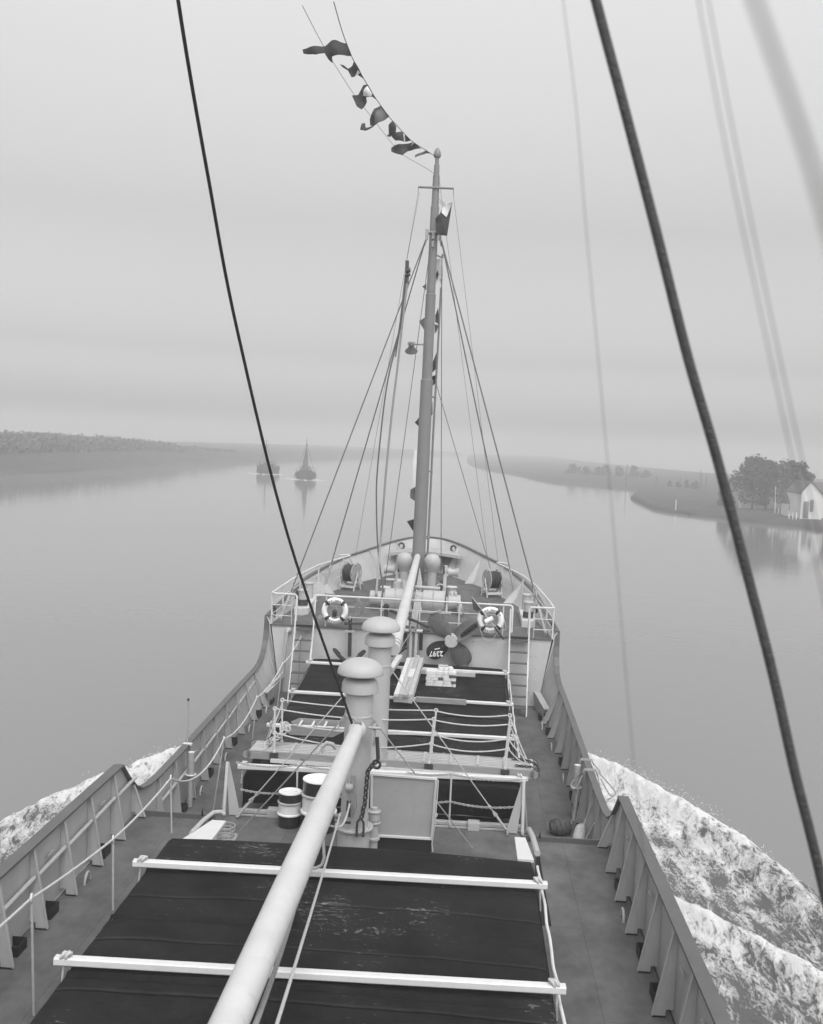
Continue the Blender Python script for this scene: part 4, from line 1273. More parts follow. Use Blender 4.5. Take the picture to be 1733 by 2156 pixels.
# ladders
for x0, x1, lab in ((-2.83, -2.39, 'steep steel ladder to the forecastle at the port side'), (2.43, 2.88, 'steep steel ladder to the forecastle at the starboard side')):
    r_ = root('deck_ladder', lab, 'ladder', ((x0 + x1) / 2, 24.7, .35), 'ladders up to the forecastle')
    T, B = Vector((0, 25.32, 2.06)), Vector((0, 24.55, sheer(24.55) + .01))
    for x in (x0, x1):
        b = MB(); b.bar(Vector((x, 0, 0)) + T, Vector((x, 0, 0)) + B, .03, .10, (0, 1, 0)); part(b, 'stringer', 'rail', r_)
    for k in range(7):
        p = T.lerp(B, (k + .12) / 7.0)
        b = MB(); b.box(((x0 + x1) / 2, p.y, p.z - .02), (x1 - x0 - .03, .14, .022)); part(b, 'tread', 'cap', r_)
    for x, e_ in ((x0 - .01, -1), (x1 + .01, 1)):
        out = -1 if (x0 < 0) == (e_ < 0) else 1
        b = MB(); b.tube([(x, 25.42, 2.78), (x, 25.34, 2.45), (x, 25.22, 2.0), (x + .0, 24.98, 1.35), (x, 24.93, 1.22), (x, 24.99, 1.2), (x, 25.08, 1.35)], .02, 8); part(b, 'handrail', 'rail', r_)
    b = MB(); b.box(((x0 + x1) / 2, 25.36, 2.10), (x1 - x0, .08, .03)); part(b, 'top_sill', 'black', r_)


# life rings
def arc_text(mb, s, c, rad, size, y, bottom=False, spread=.0):
    n = len(s)
    step = size * .86 / rad
    for i, ch in enumerate(s):
        a = (i - (n - 1) / 2) * step
        if ch == ' ': continue
        if not bottom:
            pos = Vector((c[0] + rad * math.sin(a), y, c[2] + rad * math.cos(a))); xd = Vector((math.cos(a), 0, -math.sin(a)))
        else:
            pos = Vector((c[0] + rad * math.sin(a), y, c[2] - rad * math.cos(a))); xd = Vector((math.cos(a), 0, math.sin(a)))
        yd = Vector((-xd.z, 0, xd.x))
        text(mb, ch, size, pos, xd, yd, .004)


for c, tilt, lab in (((-1.88, 25.36, 2.51), 0, 'white life ring on the forecastle rail with a lantern hanging inside it'), ((1.94, 25.34, 2.49), .10, 'white life ring on the forecastle rail behind a slanting marker pole')):
    r_ = root('life_ring', lab, 'life ring', (c[0], c[1], c[2] - .33), 'life rings on the forecastle rail')
    b = MB(); b.torus(c, .262, .068, (0, 1, 0), 56, 18); part(b, 'ring', 'ring', r_)
    for k in range(4):
        g0 = math.pi / 4 + k * math.pi / 2 + tilt
        b = MB()
        b.tube([(c[0] + .262 * math.cos(g0 + q), c[1], c[2] + .262 * math.sin(g0 + q)) for q in (-.13, -.065, 0, .065, .13)], .071, 20)
        part(b, 'band', 'band', r_)
    b = MB()
    arc_text(b, 'MARY NORTH', c, .262, .066, c[1] - .069)
    arc_text(b, 'KØBENHAVN', c, .262, .066, c[1] - .069, True)
    part(b, 'lettering', 'ink', r_)
    b = MB()
    if c[0] < 0:
        b.torus((c[0] - .36, c[1], c[2] - .18), .035, .007, (0, 1, 0), 14, 5); b.tube([(c[0] - .33, c[1], c[2] - .16), (c[0] - .2, c[1] - .07, c[2] - .14)], .007, 5)
    else:
        b.torus((c[0] - .38, c[1], c[2] - .19), .05, .008, (.3, 1, 0), 16, 5)
        b.tube(spline([(c[0] - .25, c[1] - .05, c[2] - .2), (c[0] - .16, c[1] - .04, c[2] - .42), (c[0] - .02, c[1] - .04, c[2] - .5), (c[0] + .12, c[1] - .04, c[2] - .40), (c[0] + .2, c[1] - .05, c[2] - .22)], 5), .008, 6)
        b.tube(spline([(c[0] + .26, c[1], c[2] + .2), (c[0] + .36, c[1] - .02, c[2] - .05), (c[0] + .38, c[1], c[2] - .22), (c[0] + .24, c[1], c[2] - .2)], 5), .008, 6)
    part(b, 'grab_line', 'rope', r_)
ln = root('lantern', 'small dark lantern hanging from a wire handle inside the port life ring', 'lantern', (-1.88, 25.3, 2.36))
b = MB(); b.lathe([(0, 2.37), (.055, 2.37), (.058, 2.39), (.058, 2.50), (.05, 2.52), (.03, 2.55), (0, 2.555)], (-1.885, 25.33, 0), 20); part(b, 'body', 'drum', ln)
b = MB(); b.tube([(-1.885 + .055 * math.cos(g), 25.33, 2.51 + .12 * math.sin(g)) for g in [math.pi * k / 10 for k in range(11)]], .007, 6); part(b, 'handle', 'galv', ln)
mk = root('marker_pole', 'slanting marker pole with dark flag and white float resting against the starboard life ring', 'marker pole', (2.0, 25.22, 2.06))
A_, B_ = Vector((1.46, 25.22, 3.05)), Vector((2.28, 25.22, 2.06))
b = MB(); b.tube([A_, A_.lerp(B_, .55), A_.lerp(B_, .62), B_], [.012, .013, .02, .02], 8); part(b, 'pole', 'wood', mk)
b = MB(); b.cyl(A_.lerp(B_, .70), B_, .024, n=8); part(b, 'lower_grip', 'dark', mk)
dr = Vector((.85, 0, .5)).normalized()
cc = A_.lerp(B_, .545)
b = MB(); b.cyl(cc - dr * .105, cc + dr * .105, .062, n=22); part(b, 'float', 'ring', mk)
part(flagmesh([(1.455, 3.03), (1.50, 2.77), (1.60, 2.70), (1.71, 2.78), (1.70, 2.76)], 25.2, .02), 'flag', 'flagd', mk)

# spare propeller on the bulkhead
pr = root('spare_propeller', 'four bladed spare bronze propeller bolted to the forecastle bulkhead', 'propeller', (1.01, 25.25, 1.1))
hc = Vector((1.01, 25.22, 1.95))
rx = Matrix.Rotation(R(90), 3, 'X')
def blade(ang, m_, rad, lab=None, wd_=.2, bend=.25):
    dr_ = Vector((math.cos(ang), 0, math.sin(ang))); sd_ = Vector((-math.sin(ang), 0, math.cos(ang)))
    b_ = MB()
    n = 14; vs = []
    cols = 9
    for layer in (0, 1):
        for i in range(n + 1):
            t = i / n
            wv = wd_ * (0.34 + 1.02 * math.sin(math.pi * min(1, .08 + t * .80)) ** 1.0) * (1 if t < .82 else math.sqrt(max(.0, 1 - ((t - .82) / .18) ** 2)) * 1 + .001)
            for j in range(cols):
                u = j / (cols - 1) * 2 - 1
                th = (.028 * (1 - t) + .010) * (1 - u * u) + .003
                tw = (.10 * (1 - t) + .05) * u
                p = hc + dr_ * (.12 + t * (rad - .12)) + sd_ * (u * wv + bend * .25 * math.sin(t * 1.7)) + Vector((0, .02 + tw + (th if layer else -th), 0))
                vs.append(p)
    fs = []
    k0 = (n + 1) * cols
    for i in range(n):
        for j in range(cols - 1):
            a = i * cols + j
            fs.append((a, a + 1, a + cols + 1, a + cols)); fs.append((k0 + a, k0 + a + cols, k0 + a + cols + 1, k0 + a + 1))
    for i in range(n):
        for j in (0, cols - 1):
            a = i * cols + j; fs.append((a, a + cols, k0 + a + cols, k0 + a))
    for j in range(cols - 1):
        a = n * cols + j; fs.append((a, a + 1, k0 + a + 1, k0 + a))
    b_.add(vs, fs, True)
    return part(b_, 'blade', m_, pr, lab)
blade(R(132), 'bronze', .83, 'pale weathered blade', .175, -.1)
bl2 = blade(R(42), 'bronzem', .80, 'dark blade with painted word', .135, -.1)
blade(R(-57), 'bronzed', .74, 'plain dark blade', .165, .15)
bl4 = blade(R(214), 'bronzed', .70, 'dark blade with white painted number', .165, .1)
b = MB(); b.lathe([(0, -.10), (.15, -.10), (.166, -.085), (.168, .12), (0, .12)], hc, 32, Matrix.Rotation(R(-90), 3, 'X')); part(b, 'hub', 'hub', pr)
b = MB(); b.lathe([(0, -.13), (.012, -.13), (.012, -.10), (0, -.1)], hc, 12, Matrix.Rotation(R(-90), 3, 'X')); part(b, 'hub_bolt', 'galv', pr)
a2 = R(40); d2 = Vector((-math.cos(a2), 0, -math.sin(a2)))
b = MB(); text(b, 'RESERV', .15, hc + Vector((math.cos(a2) * .50, -.07, math.sin(a2) * .50)) + Vector((.02, 0, -.02)), d2, Vector((-d2.z, 0, d2.x)), .03); part(b, 'lettering', 'ink', bl2)
b = MB(); d4 = Vector((-1, 0, -.07)).normalized(); text(b, '2397', .17, hc + Vector((-.35, -.08, -.32)), d4, Vector((-d4.z, 0, d4.x)), .03)
b.box(hc + Vector((-.33, -.085, -.20)), (.13, .03, .02), Matrix.Rotation(R(-14), 3, 'Y')); part(b, 'numbers', 'chalk', bl4)
b = MB(); b.box((.68, 25.3, 2.64), (.12, .04, .06)); b.cyl((.68, 25.28, 2.6), (.68, 25.28, 2.72), .015, n=6); part(b, 'clamp', 'galv', pr)

# anchors
an = root('spare_anchor', 'black stocked anchor stowed upright against the port part of the bulkhead', 'anchor', (-1.47, 25.2, 1.4), 'black spare anchors')
b = MB(); b.bar((-1.48, 25.22, 2.36), (-1.46, 25.22, 1.42), .085, .07, (0, 1, 0)); part(b, 'shank', 'dark', an)
b = MB(); b.tube(spline([(-1.86, 25.1, 1.60), (-1.68, 25.12, 1.43), (-1.46, 25.15, 1.28), (-1.24, 25.12, 1.43), (-1.06, 25.1, 1.60)], 5), [.02, .03, .035, .04, .045, .05, .05, .05, .05, .05, .05, .05, .05, .05, .05, .05, .045, .04, .035, .03, .02][:21], 8)
b.prism([(-1.87, 25.08, 1.63), (-1.79, 25.08, 1.63), (-1.66, 25.08, 1.51), (-1.74, 25.08, 1.47)], (0, .03, 0)); b.prism([(-1.05, 25.08, 1.63), (-1.13, 25.08, 1.63), (-1.26, 25.08, 1.51), (-1.18, 25.08, 1.47)], (0, .03, 0)); part(b, 'flukes', 'dark', an)
b = MB(); b.cyl((-1.58, 25.2, 2.24), (-.55, 25.2, 2.28), .026, n=10); b.ball((-1.58, 25.2, 2.24), .045, 8); part(b, 'stock', 'dark', an)
b = MB(); b.torus((-1.48, 25.2, 2.37), .045, .02, (1, 0, 0), 14, 6); b.box((-1.47, 25.18, 2.05), (.24, .06, .05)); part(b, 'clamp', 'galv', an)
an = root('spare_anchor', 'black anchor lying behind the farther ventilator post, its shank above the rail line', 'anchor', (-.4, 25.3, 1.5), 'black spare anchors')
b = MB(); b.bar((-.64, 25.62, 2.66), (-.62, 25.55, 2.10), .10, .09, (0, 1, 0)); b.ball((-.64, 25.62, 2.64), .075, 8); part(b, 'shank', 'dark', an)
b = MB(); b.cyl((-.82, 25.6, 2.62), (-.66, 25.6, 2.60), .04, n=10); b.tube([(-.55, 25.62, 2.56), (.0, 25.45, 2.38), (.46, 25.3, 2.24)], .036, 9); part(b, 'stock', 'dark', an)
b = MB(); b.tube(spline([(-.95, 25.15, 1.75), (-.8, 25.16, 1.55), (-.55, 25.18, 1.5), (-.3, 25.16, 1.58), (-.08, 25.12, 1.76)], 5), .05, 8); b.prism([(-.05, 25.1, 1.80), (-.14, 25.1, 1.78), (-.38, 25.1, 1.58), (-.28, 25.1, 1.52)], (0, .03, 0)); part(b, 'flukes', 'dark', an)
b = MB(); b.cyl((-.3, 25.33, 2.10), (.48, 25.33, 2.15), .03, n=8); part(b, 'tie_bar', 'dark', an)

# ================================================================== things on the forward hatch
HZ = lambda y: sheer(y) + 1.0
# gangway
gw = root('gangway', 'long slatted wooden gangway lying across the forward hatch with rope handrails', 'gangway', (0, 18.2, HZ(18.2)))
gm = Matrix.Rotation(R(-1.9), 3, 'Z')
def gp(x, y, z):
    return gm @ Vector((x, y, 0)) + Vector((.1, 18.16, HZ(18.2) + z))
GX0, GX1 = -2.52, 2.52
for s_ in (-1, 1):
    b = MB(); b.bar(gp(GX0, s_ * .30, .085), gp(GX1, s_ * .30, .085), .045, .15)
    for x in (GX0, GX1):
        b.cyl(gp(x, s_ * .30 - .0225, .085), gp(x, s_ * .30 + .0225, .085), .075, n=18)
    part(b, 'stringer', 'plankl', gw)
    b = MB(); b.torus(gp(GX0, s_ * .3, .085), .078, .010, (0, 1, 0), 20, 6); b.torus(gp(GX1, s_ * .3, .085), .078, .010, (0, 1, 0), 20, 6); part(b, 'end_strap', 'dark', gw)
for k in range(6):
    y = -.235 + .094 * k
    b = MB(); b.bar(gp(GX0 + .04, y, .145), gp(GX1 - .04, y, .145), .062, .022); part(b, 'slat', 'wood', gw)
for k in range(11):
    x = GX0 + .47 * k + .3
    b = MB(); b.bar(gp(x, -.27, .168), gp(x, .27, .168), .05, .022); part(b, 'cleat', 'wood', gw)
b = MB(); b.box(gp(0, 0, .085), (4.9, .5, .03), gm); part(b, 'slat_gap_shade', 'black', gw)  # black sheet added below, puts the shade between slats into colour
PX = (-2.03, .70, 2.02)
for x in PX:
    for s_ in (-1, 1):
        b = MB(); b.cyl(gp(x, s_ * .31, .16), gp(x + (.05 if x > 0 else -.02), s_ * .31, .93), .017, n=8)
        for z in (.93, .50):
            b.torus(gp(x + (.05 if x > 0 else -.02) * z, s_ * .31, z), .032, .011, (.2, 1, 0), 14, 6)
        b.cyl(gp(x, s_ * .31, .15), gp(x, s_ * .31, .18), .03, n=10)
        part(b, 'stanchion', 'rail', gw)
        b = MB(); b.box(gp(x, s_ * .335 - (0 if s_ < 0 else 0), .085), (.15, .03, .12), gm); part(b, 'socket', 'dark', gw)
for s_ in (-1, 1):
    for z, sg in ((.93, .06), (.50, .10)):
        b = MB()
        for a, c in ((0, 1), (1, 2)):
            b.tube(sag(gp(PX[a], s_ * .31, z), gp(PX[c], s_ * .31, z), sg * (1.0 if s_ > 0 else 1.3) * random.uniform(.6, 1.2), 16), .013, 7)
        b.tube(sag(gp(PX[2] + .04, s_ * .31, z), gp(GX1 - .12, s_ * .18, .2), .03, 8), .012, 7)
        if z > .6: b.tube(sag(gp(PX[0], s_ * .31, z), gp(GX0 + .3, s_ * .1, .3), .02, 8), .012, 7)
        part(b, 'hand_rope', 'rope', gw)
b = MB()
random.seed(3)
for k in range(7):
    c = Vector(gp(GX0 + .33 + .045 * k, -.05 + .03 * k, .20 + .05 * k))
    b.torus(c, .07 + .02 * random.random(), .015, (random.uniform(-1, 1), random.uniform(-1, .2), random.uniform(.2, 1)), 16, 6, 1, random.uniform(.8, 1.5))
pts = [gp(GX0 + .25 + .1 * random.random() + .04 * k, -.12 + .25 * random.random(), .18 + .03 * k + .06 * random.random()) for k in range(14)]
b.tube(spline(pts, 4), .014, 6)
one(b, 'rope_bundle', 'rope', 'knotted bundle of pale rope heaped on the port end of the gangway', 'rope')
b = MB(); chain(b, [gp(GX1 - .35, .2, .19), gp(GX1 - .1, .1, .2), gp(GX1 + .05, -.02, .17), gp(GX1 + .1, -.1, .08)], .07, .010); chain(b, [gp(GX1 - .3, -.2, .19), gp(GX1 - .05, -.22, .19), gp(GX1 + .1, -.28, .06)], .06, .009)
one(b, 'short_chain', 'dark', 'short dark chain lying on the starboard end of the gangway', 'chain')
b = MB(); b.cyl(gp(GX0 + .32, -.30, .0), gp(GX0 + .32, -.24, .0), .075, n=18); b.torus(gp(GX0 + .32, -.27, 0), .07, .02, (0, 1, 0), 18, 6)
part(b, 'roller', 'dark', gw)

# flat board between batten and gangway
fb = root('wooden_plank', 'long flat grey board with white edges between the gangway and the after batten', 'plank', (.3, 17.85, HZ(17.8)))
b = MB()
zb = HZ(17.85) + .012
b.prism([(-1.98, 17.80, zb), (-1.98, 17.92, zb), (-1.86, 18.02, zb), (2.42, 17.86, zb), (2.50, 17.80, zb), (2.52, 17.66, zb)], (0, 0, .05)); part(b, 'board', 'plankl', fb)
b = MB(); b.bar((-1.86, 18.02, zb + .045), (2.44, 17.86, zb + .045), .03, .03); b.bar((-1.98, 17.79, zb + .03), (2.5, 17.65, zb + .03), .012, .065); part(b, 'edge', 'white', fb)
b = MB()
for x, y in ((-1.42, 17.89), (2.08, 17.76)):
    b.cyl((x, y, zb + .046), (x, y, zb + .056), .045, n=16)
part(b, 'hole', 'black', fb)

# short wooden ladder
sl = root('wooden_ladder', 'short wooden ladder with pointed ends lying on the forward hatch', 'ladder', (-1.45, 19.7, HZ(19.7)))
for y, x0, x1 in ((19.42, -2.06, -.92), (19.92, -1.99, -.86)):
    b = MB(); z = HZ(y) + .015
    b.prism([(x0, y, z + .09), (x0 + .15, y, z), (x1 - .18, y, z), (x1, y, z + .10), (x1 - .04, y, z + .13), (x1 - .12, y, z + .17), (x0 + .16, y, z + .17)], (0, .04, 0)); part(b, 'side_board', 'plankl', sl)
for k in range(4):
    x = -1.78 + .24 * k
    b = MB(); b.box((x, 19.69, HZ(19.7) + .10), (.035, .48, .14), Matrix.Rotation(R(14), 3, 'Y')); part(b, 'step', 'woodx', sl)

# planks
random.seed(5)
P0, P1 = Vector((.085, 21.68, 0)), Vector((.185, 24.72, 0))
dirp = (P1 - P0).normalized(); sidep = Vector((dirp.y, -dirp.x, 0))
tones = ['woodx', 'woodd', 'woodx', 'woodd']
tops = ['pale plank on top of the plank pile, its left edge', 'shorter plank on top of the pile, second from its left edge', 'grey weathered plank on top of the pile, third from its left edge', 'rough grey plank on top of the pile, its right edge']
for lv in range(3):
    for k in range(4):
        y0, y1 = P0 + sidep * (-.15 + .10 * k), P1 + sidep * (-.15 + .10 * k)
        y0 = y0 + dirp * random.uniform(-.03, .03); y1 = y1 + dirp * random.uniform(-.15, .12)
        b = MB()
        z = lambda p: HZ(p.y) + .125 + .062 * lv
        b.bar(Vector((y0.x, y0.y, z(y0))), Vector((y1.x, y1.y, z(y1))), .096, .056, bev=.004)
        one(b, 'timber_plank', ['woodx', 'wood', 'woodd', 'wood'][k] if lv == 2 else random.choice(['woodd', 'wood']),
            tops[k] if lv == 2 else 'timber plank in the lower layers of the plank pile on the forward hatch', 'plank', 'planks of the pile on the forward hatch')
for q in range(2):
    b = MB(); c0 = P0.lerp(P1, .42) + sidep * (-.01 + .06 * q); c1 = P0.lerp(P1, .63) + sidep * (.01 + .06 * q)
    b.bar(Vector((c0.x, c0.y, HZ(c0.y) + .292)), Vector((c1.x, c1.y, HZ(c1.y) + .292)), .058, .025)
    one(b, 'wood_strip', 'woodx', 'short pale strip of wood lying on the plank pile, %s of the two' % ('left' if q == 0 else 'right'), 'wood')
b = MB(); b.bar((-.55, 22.0, HZ(22) + .16), (-.22, 25.1, HZ(25.1) + .14), .14, .10, bev=.004); b.prism([(-.29, 25.1, HZ(25) + .09), (-.15, 25.1, HZ(25) + .09), (-.20, 25.25, HZ(25) + .09)], (0, 0, .1))
one(b, 'timber_plank', 'woodx', 'pale timber half hidden behind the farther ventilator post', 'plank')
b = MB(); b.bar((.34, 21.98, HZ(22) + .10), (1.42, 21.96, HZ(22) + .10), .09, .11, bev=.005)
one(b, 'timber_beam', 'plankl', 'grey squared timber lying along the batten beside the plank pile', 'timber')
b = MB(); b.bar((-.12, 24.12, HZ(24.1) + .10), (1.62, 24.1, HZ(24.1) + .10), .10, .10, bev=.005)
one(b, 'timber_beam', 'wood', 'pale squared timber lying behind the brick stack on the forward hatch', 'timber')

# bricks
random.seed(11)
bz = HZ(23.5) - .005
n_b = 0
for row in range(5):
    x = .49 + (.02 if row % 2 else 0)
    y = 23.40 + .006 * row
    while x < 1.12:
        ln_ = random.choice([.115, .17, .22]) if x < .95 else 1.18 - x
        if ln_ < .05: break
        if row == 4 and x < .5: pass
        for dy in (0, .13, .26):
            dk = (row in (1, 2, 3) and random.random() < .22 and dy == 0)
            b = MB(); b.box((x + ln_ / 2, y + dy + random.uniform(-.008, .008), bz + .033 + .066 * row), (ln_ - .008, .122, .060), Matrix.Rotation(R(random.uniform(-2, 2)), 3, 'Z'))
            one(b, 'brick', 'brickd' if dk else 'brick', 'dark brick among the pale bricks stacked on the forward hatch' if dk else 'pale brick in the small stack on the forward hatch', 'brick', 'dark bricks in the stack' if dk else 'pale bricks in the stack')
            n_b += 1
        x += ln_
for k in range(5):
    b = MB(); b.box((.82 + .11 * (k % 3), 23.62 + .12 * (k // 3), bz + .033 + .066 * 5 + (.0 if k < 3 else 0)), (.10, .20, .060), Matrix.Rotation(R(8), 3, 'Z'))
    one(b, 'brick', 'brick', 'pale brick laid loose on top of the brick stack', 'brick', 'loose bricks on top of the stack')

# ================================================================== midship deck: drums, chains, brackets
def oil_drum(x, y, z, r_, h, lab):
    o = root('oil_drum', lab, 'drum', (x, y, z), 'black and white oil drums')
    t1, t2 = h * .335, h * .70
    e_ = .022 * r_ / .2
    b = MB(); b.lathe([(0, 0), (r_ * .98, 0), (r_, .01), (r_, t1)], (x, y, z), 40); part(b, 'lower_body', 'drum', o)
    b = MB(); b.lathe([(r_, t1), (r_ + e_, t1 + e_ * .5), (r_ + e_, t1 + e_ * 1.3), (r_, t1 + e_ * 2), (r_ + .0005, t2 - e_)], (x, y, z), 40); part(b, 'white_band', 'drumw', o)
    b = MB(); b.lathe([(r_ + .0005, t2 - e_), (r_ + e_, t2 - e_ * .4), (r_ + e_, t2 + e_ * .4), (r_, t2 + e_)], (x, y, z), 40); part(b, 'rolling_hoop', 'galv', o)
    b = MB(); b.lathe([(r_, t2 + e_), (r_, h - .02), (r_ + .005, h - .012)], (x, y, z), 40); part(b, 'upper_body', 'drum', o)
    b = MB(); b.lathe([(r_ + .006, h - .014), (r_ + .006, h), (r_ - .008, h), (r_ - .012, h - .016), (0, h - .012)], (x, y, z), 40)
    b.cyl((x + r_ * .5, y + r_ * .3, z + h - .016), (x + r_ * .5, y + r_ * .3, z + h - .004), r_ * .13, n=14)
    part(b, 'lid', 'drumw', o)
oil_drum(-1.575, 17.60, .003, .196, .60, 'smaller black and white oil drum standing on deck')
oil_drum(-1.06, 17.50, .003, .285, .89, 'bigger black and white oil drum half hidden behind the boom')
b = MB(); b.ball((-1.04, 17.26, .72), .045, 8, (.5, .3, 1)); 

def a_bracket(x, s_, lab):
    o = root('coaming_bracket', lab, 'bracket', (x, 17.85, .0), 'tall triangular brackets before the forward hatch')
    b = MB()
    b.prism([(x + s_ * .0, 17.92, .93), (x + s_ * .05, 17.92, .93), (x - s_ * .26, 17.86, .02), (x - s_ * .10 - s_ * .0, 17.86, .02), ][:2] + [(x - s_ * .04, 17.86, .02), (x - s_ * .24, 17.86, .02)], (0, .02, 0))
    part(b, 'plate', 'vent', o)
    b = MB(); b.bar((x + s_ * .03, 17.90, .95), (x + s_ * .05, 17.84, .02), .05, .05, (0, 1, 0)); part(b, 'post', 'rail', o)
    b = MB(); b.bar((x + s_ * .03, 17.95, .93), (x + s_ * .14, 18.1, .05), .03, .05, (0, 1, 0)); part(b, 'back_strut', 'vent', o)
    b = MB(); b.torus((x + s_ * .05, 17.8, .035), .03, .012, (1, 0, 0), 12, 6); b.torus((x - s_ * .22, 17.78, .035), .035, .014, (1, .3, 0), 12, 6); part(b, 'shackle', 'galv', o)
a_bracket(-2.73, -1, 'tall triangular bracket on the port side before the forward hatch')
a_bracket(2.42, 1, 'tall triangular bracket on the starboard side before the forward hatch')
for x, lab in ((-1.52, 'slim chain post on the port side before the forward hatch'), (1.19, 'slim chain post on the starboard side before the forward hatch')):
    o = root('chain_post', lab, 'post', (x, 17.95, 0), 'slim chain posts')
    b = MB(); b.cyl((x, 18.0, .03), (x, 17.92, 1.0), .016, n=8); part(b, 'rod', 'rail', o)
    b = MB(); b.ball((x, 18.0, .04), .045, 8); b.torus((x, 17.97, .05), .04, .014, (1, .4, 0), 10, 5); part(b, 'foot_clamp', 'galv', o)
for x0, x1, xm, z, lab in ((-2.58, -.52, -1.52, .95, 'upper chain on the port side before the forward hatch'), (-2.48, -.52, -1.52, .47, 'lower chain on the port side before the forward hatch'), (2.40, .42, 1.19, .96, 'upper chain on the starboard side before the forward hatch'), (2.30, .42, 1.19, .47, 'lower chain on the starboard side before the forward hatch')):
    b = MB()
    chain(b, sag((x0, 17.9, z), (xm, 17.92, z + .02), .05, 8) + sag((xm, 17.92, z + .02), (x1, 17.9, z), .03, 6)[1:], .055, .0075)
    one(b, 'guard_chain', 'galv', lab, 'chain', 'guard chains before the forward hatch')
ft = root('hatch_track', 'low steel track bar with square lugs at the foot of the forward hatch', 'track', (0, 18.05, 0))
b = MB(); b.bar((-2.56, 18.03, .05), (2.45, 18.12, .05), .10, .06); b.bar((-2.56, 17.9, .02), (2.45, 18.0, .02), .03, .03); part(b, 'bar', 'bulw', ft)
for x in (-1.93, -.6, .82, 1.62):
    b = MB(); b.box((x, 17.99, .07), (.20, .20, .13)); part(b, 'lug', 'bulw', ft)

# all of these stand on the low platform before the forward hatch (0.28 m above the side decks)
KP = (6.7 - .28) / 6.7
for o in list(COL.objects):
    if o.parent is None and o.name.split('.')[0] in ('oil_drum', 'coaming_bracket', 'chain_post', 'guard_chain', 'hatch_track'):
        o.location = Vector((1.22, 0, 6.7)) + (o.location - Vector((1.22, 0, 6.7))) * KP
        o.scale = (KP, KP, KP)

# stair boards with handrail pipes at the quarterdeck break
for s_, lab in ((-1, 'pale sloping step board at the port break of the quarterdeck'), (1, 'pale sloping step board at the starboard break of the quarterdeck')):
    o = root('step_board', lab, 'steps', (s_ * 2.32, 15.4, .5), 'sloping step boards at the quarterdeck break')
    b = MB()
    if s_ > 0: b.prism([(2.18, 15.31, .92), (2.34, 15.31, .92), (2.41, 14.4, .95), (2.18, 14.4, .95)], (0, 0, -.04))
    else: b.prism([(-2.36, 15.2, .92), (-2.15, 15.2, .92), (-2.16, 14.35, .95), (-2.58, 14.3, .95)], (0, 0, -.04))
    part(b, 'board', 'white', o)
    b = MB()
    x = 2.42 if s_ > 0 else -2.36
    if s_ > 0: b.tube([(2.40, 15.95, .55), (2.40, 15.9, .78), (2.42, 15.75, .88), (2.45, 15.3, .93), (2.47, 14.6, .97)], .045, 10)
    else: b.tube([(-2.24, 15.5, .90), (-2.30, 15.5, .94), (-2.40, 15.42, .95), (-2.47, 15.1, .94), (-2.52, 14.6, .93)], .035, 10)
    part(b, 'handrail', 'vent', o)
    b = MB(); b.prism([(s_ * 2.53, 15.38, .86), (s_ * 2.58, 15.38, .86), (s_ * 2.56, 15.36, 1.02)], (0, .02, 0)); part(b, 'edge_lug', 'black', o)
bk = root('wire_basket', 'wire basket and coiled hose beside the port step board', 'basket', (-2.38, 16.2, .3))
b = MB()
for z in (.30, .36, .42, .48):
    b.torus((-2.36, 16.15, z), .13 + .02 * (z - .3) / .18, .009, (0, 0, 1), 22, 5)
for z in (.35, .40, .45): b.torus((-2.33, 15.95, z), .12, .009, (0, .1, 1), 22, 5)
for k in range(10):
    g = 2 * math.pi * k / 10
    b.tube([(-2.36 + .13 * math.cos(g), 16.15 + .13 * math.sin(g), .30), (-2.36 + .15 * math.cos(g), 16.15 + .15 * math.sin(g), .48)], .006, 5)
part(b, 'hoops', 'galv', bk)
b = MB(); b.box((-2.36, 16.1, .15), (.34, .5, .28)); part(b, 'stand', 'bulw', bk)

# ================================================================== port lifeline
random.seed(9)
stan = [(-2.90, 9.9, 2.02), (-2.93, 12.4, 1.66), (-2.93, 14.9, 1.62), (-2.86, 18.0, 1.33), (-2.88, 20.95, 1.35), (-2.80, 23.4, 1.53), (-2.70, 25.35, 1.80)]
foot = [(-2.83, 9.85, .85), (-2.84, 12.2, .85), (-2.85, 14.75, .85), (-2.98, 17.85, .02), (-2.95, 20.9, .12), (-2.88, 23.3, .24), (-2.70, 25.2, .42)]
where = ['closest to the camera', 'second from the camera', 'third from the camera', 'beside the triangular bracket', 'beside the gangway end', 'beside the plank hatch corner', 'at the foot of the port ladder']
for t_, f_, wh in zip(stan, foot, where):
    o = root('lifeline_stanchion', 'thin stanchion of the port rope lifeline, ' + wh, 'stanchion', f_, 'stanchions of the port lifeline')
    b = MB(); b.cyl(f_, t_, .0135, n=8); part(b, 'rod', 'galv', o)
    b = MB(); b.torus(t_, .04, .013, (1, .2, 0), 14, 6); part(b, 'eye', 'rail', o)
b = MB()
pts = []
for a, c, s_ in zip(stan, stan[1:], (.02, .04, .30, .16, .10, .06)):
    pts += sag(a, c, s_, 12)[:-1]
pts += sag(stan[-1], (-2.55, 25.46, 1.95), .05, 4)
pts = sag((-2.85, 6.8, 2.4), stan[0], .05, 6)[:-1] + pts
b.tube(pts, .014, 8)
one(b, 'lifeline_rope', 'rope', 'long pale lifeline rope running along the port side deck through the stanchions', 'rope')

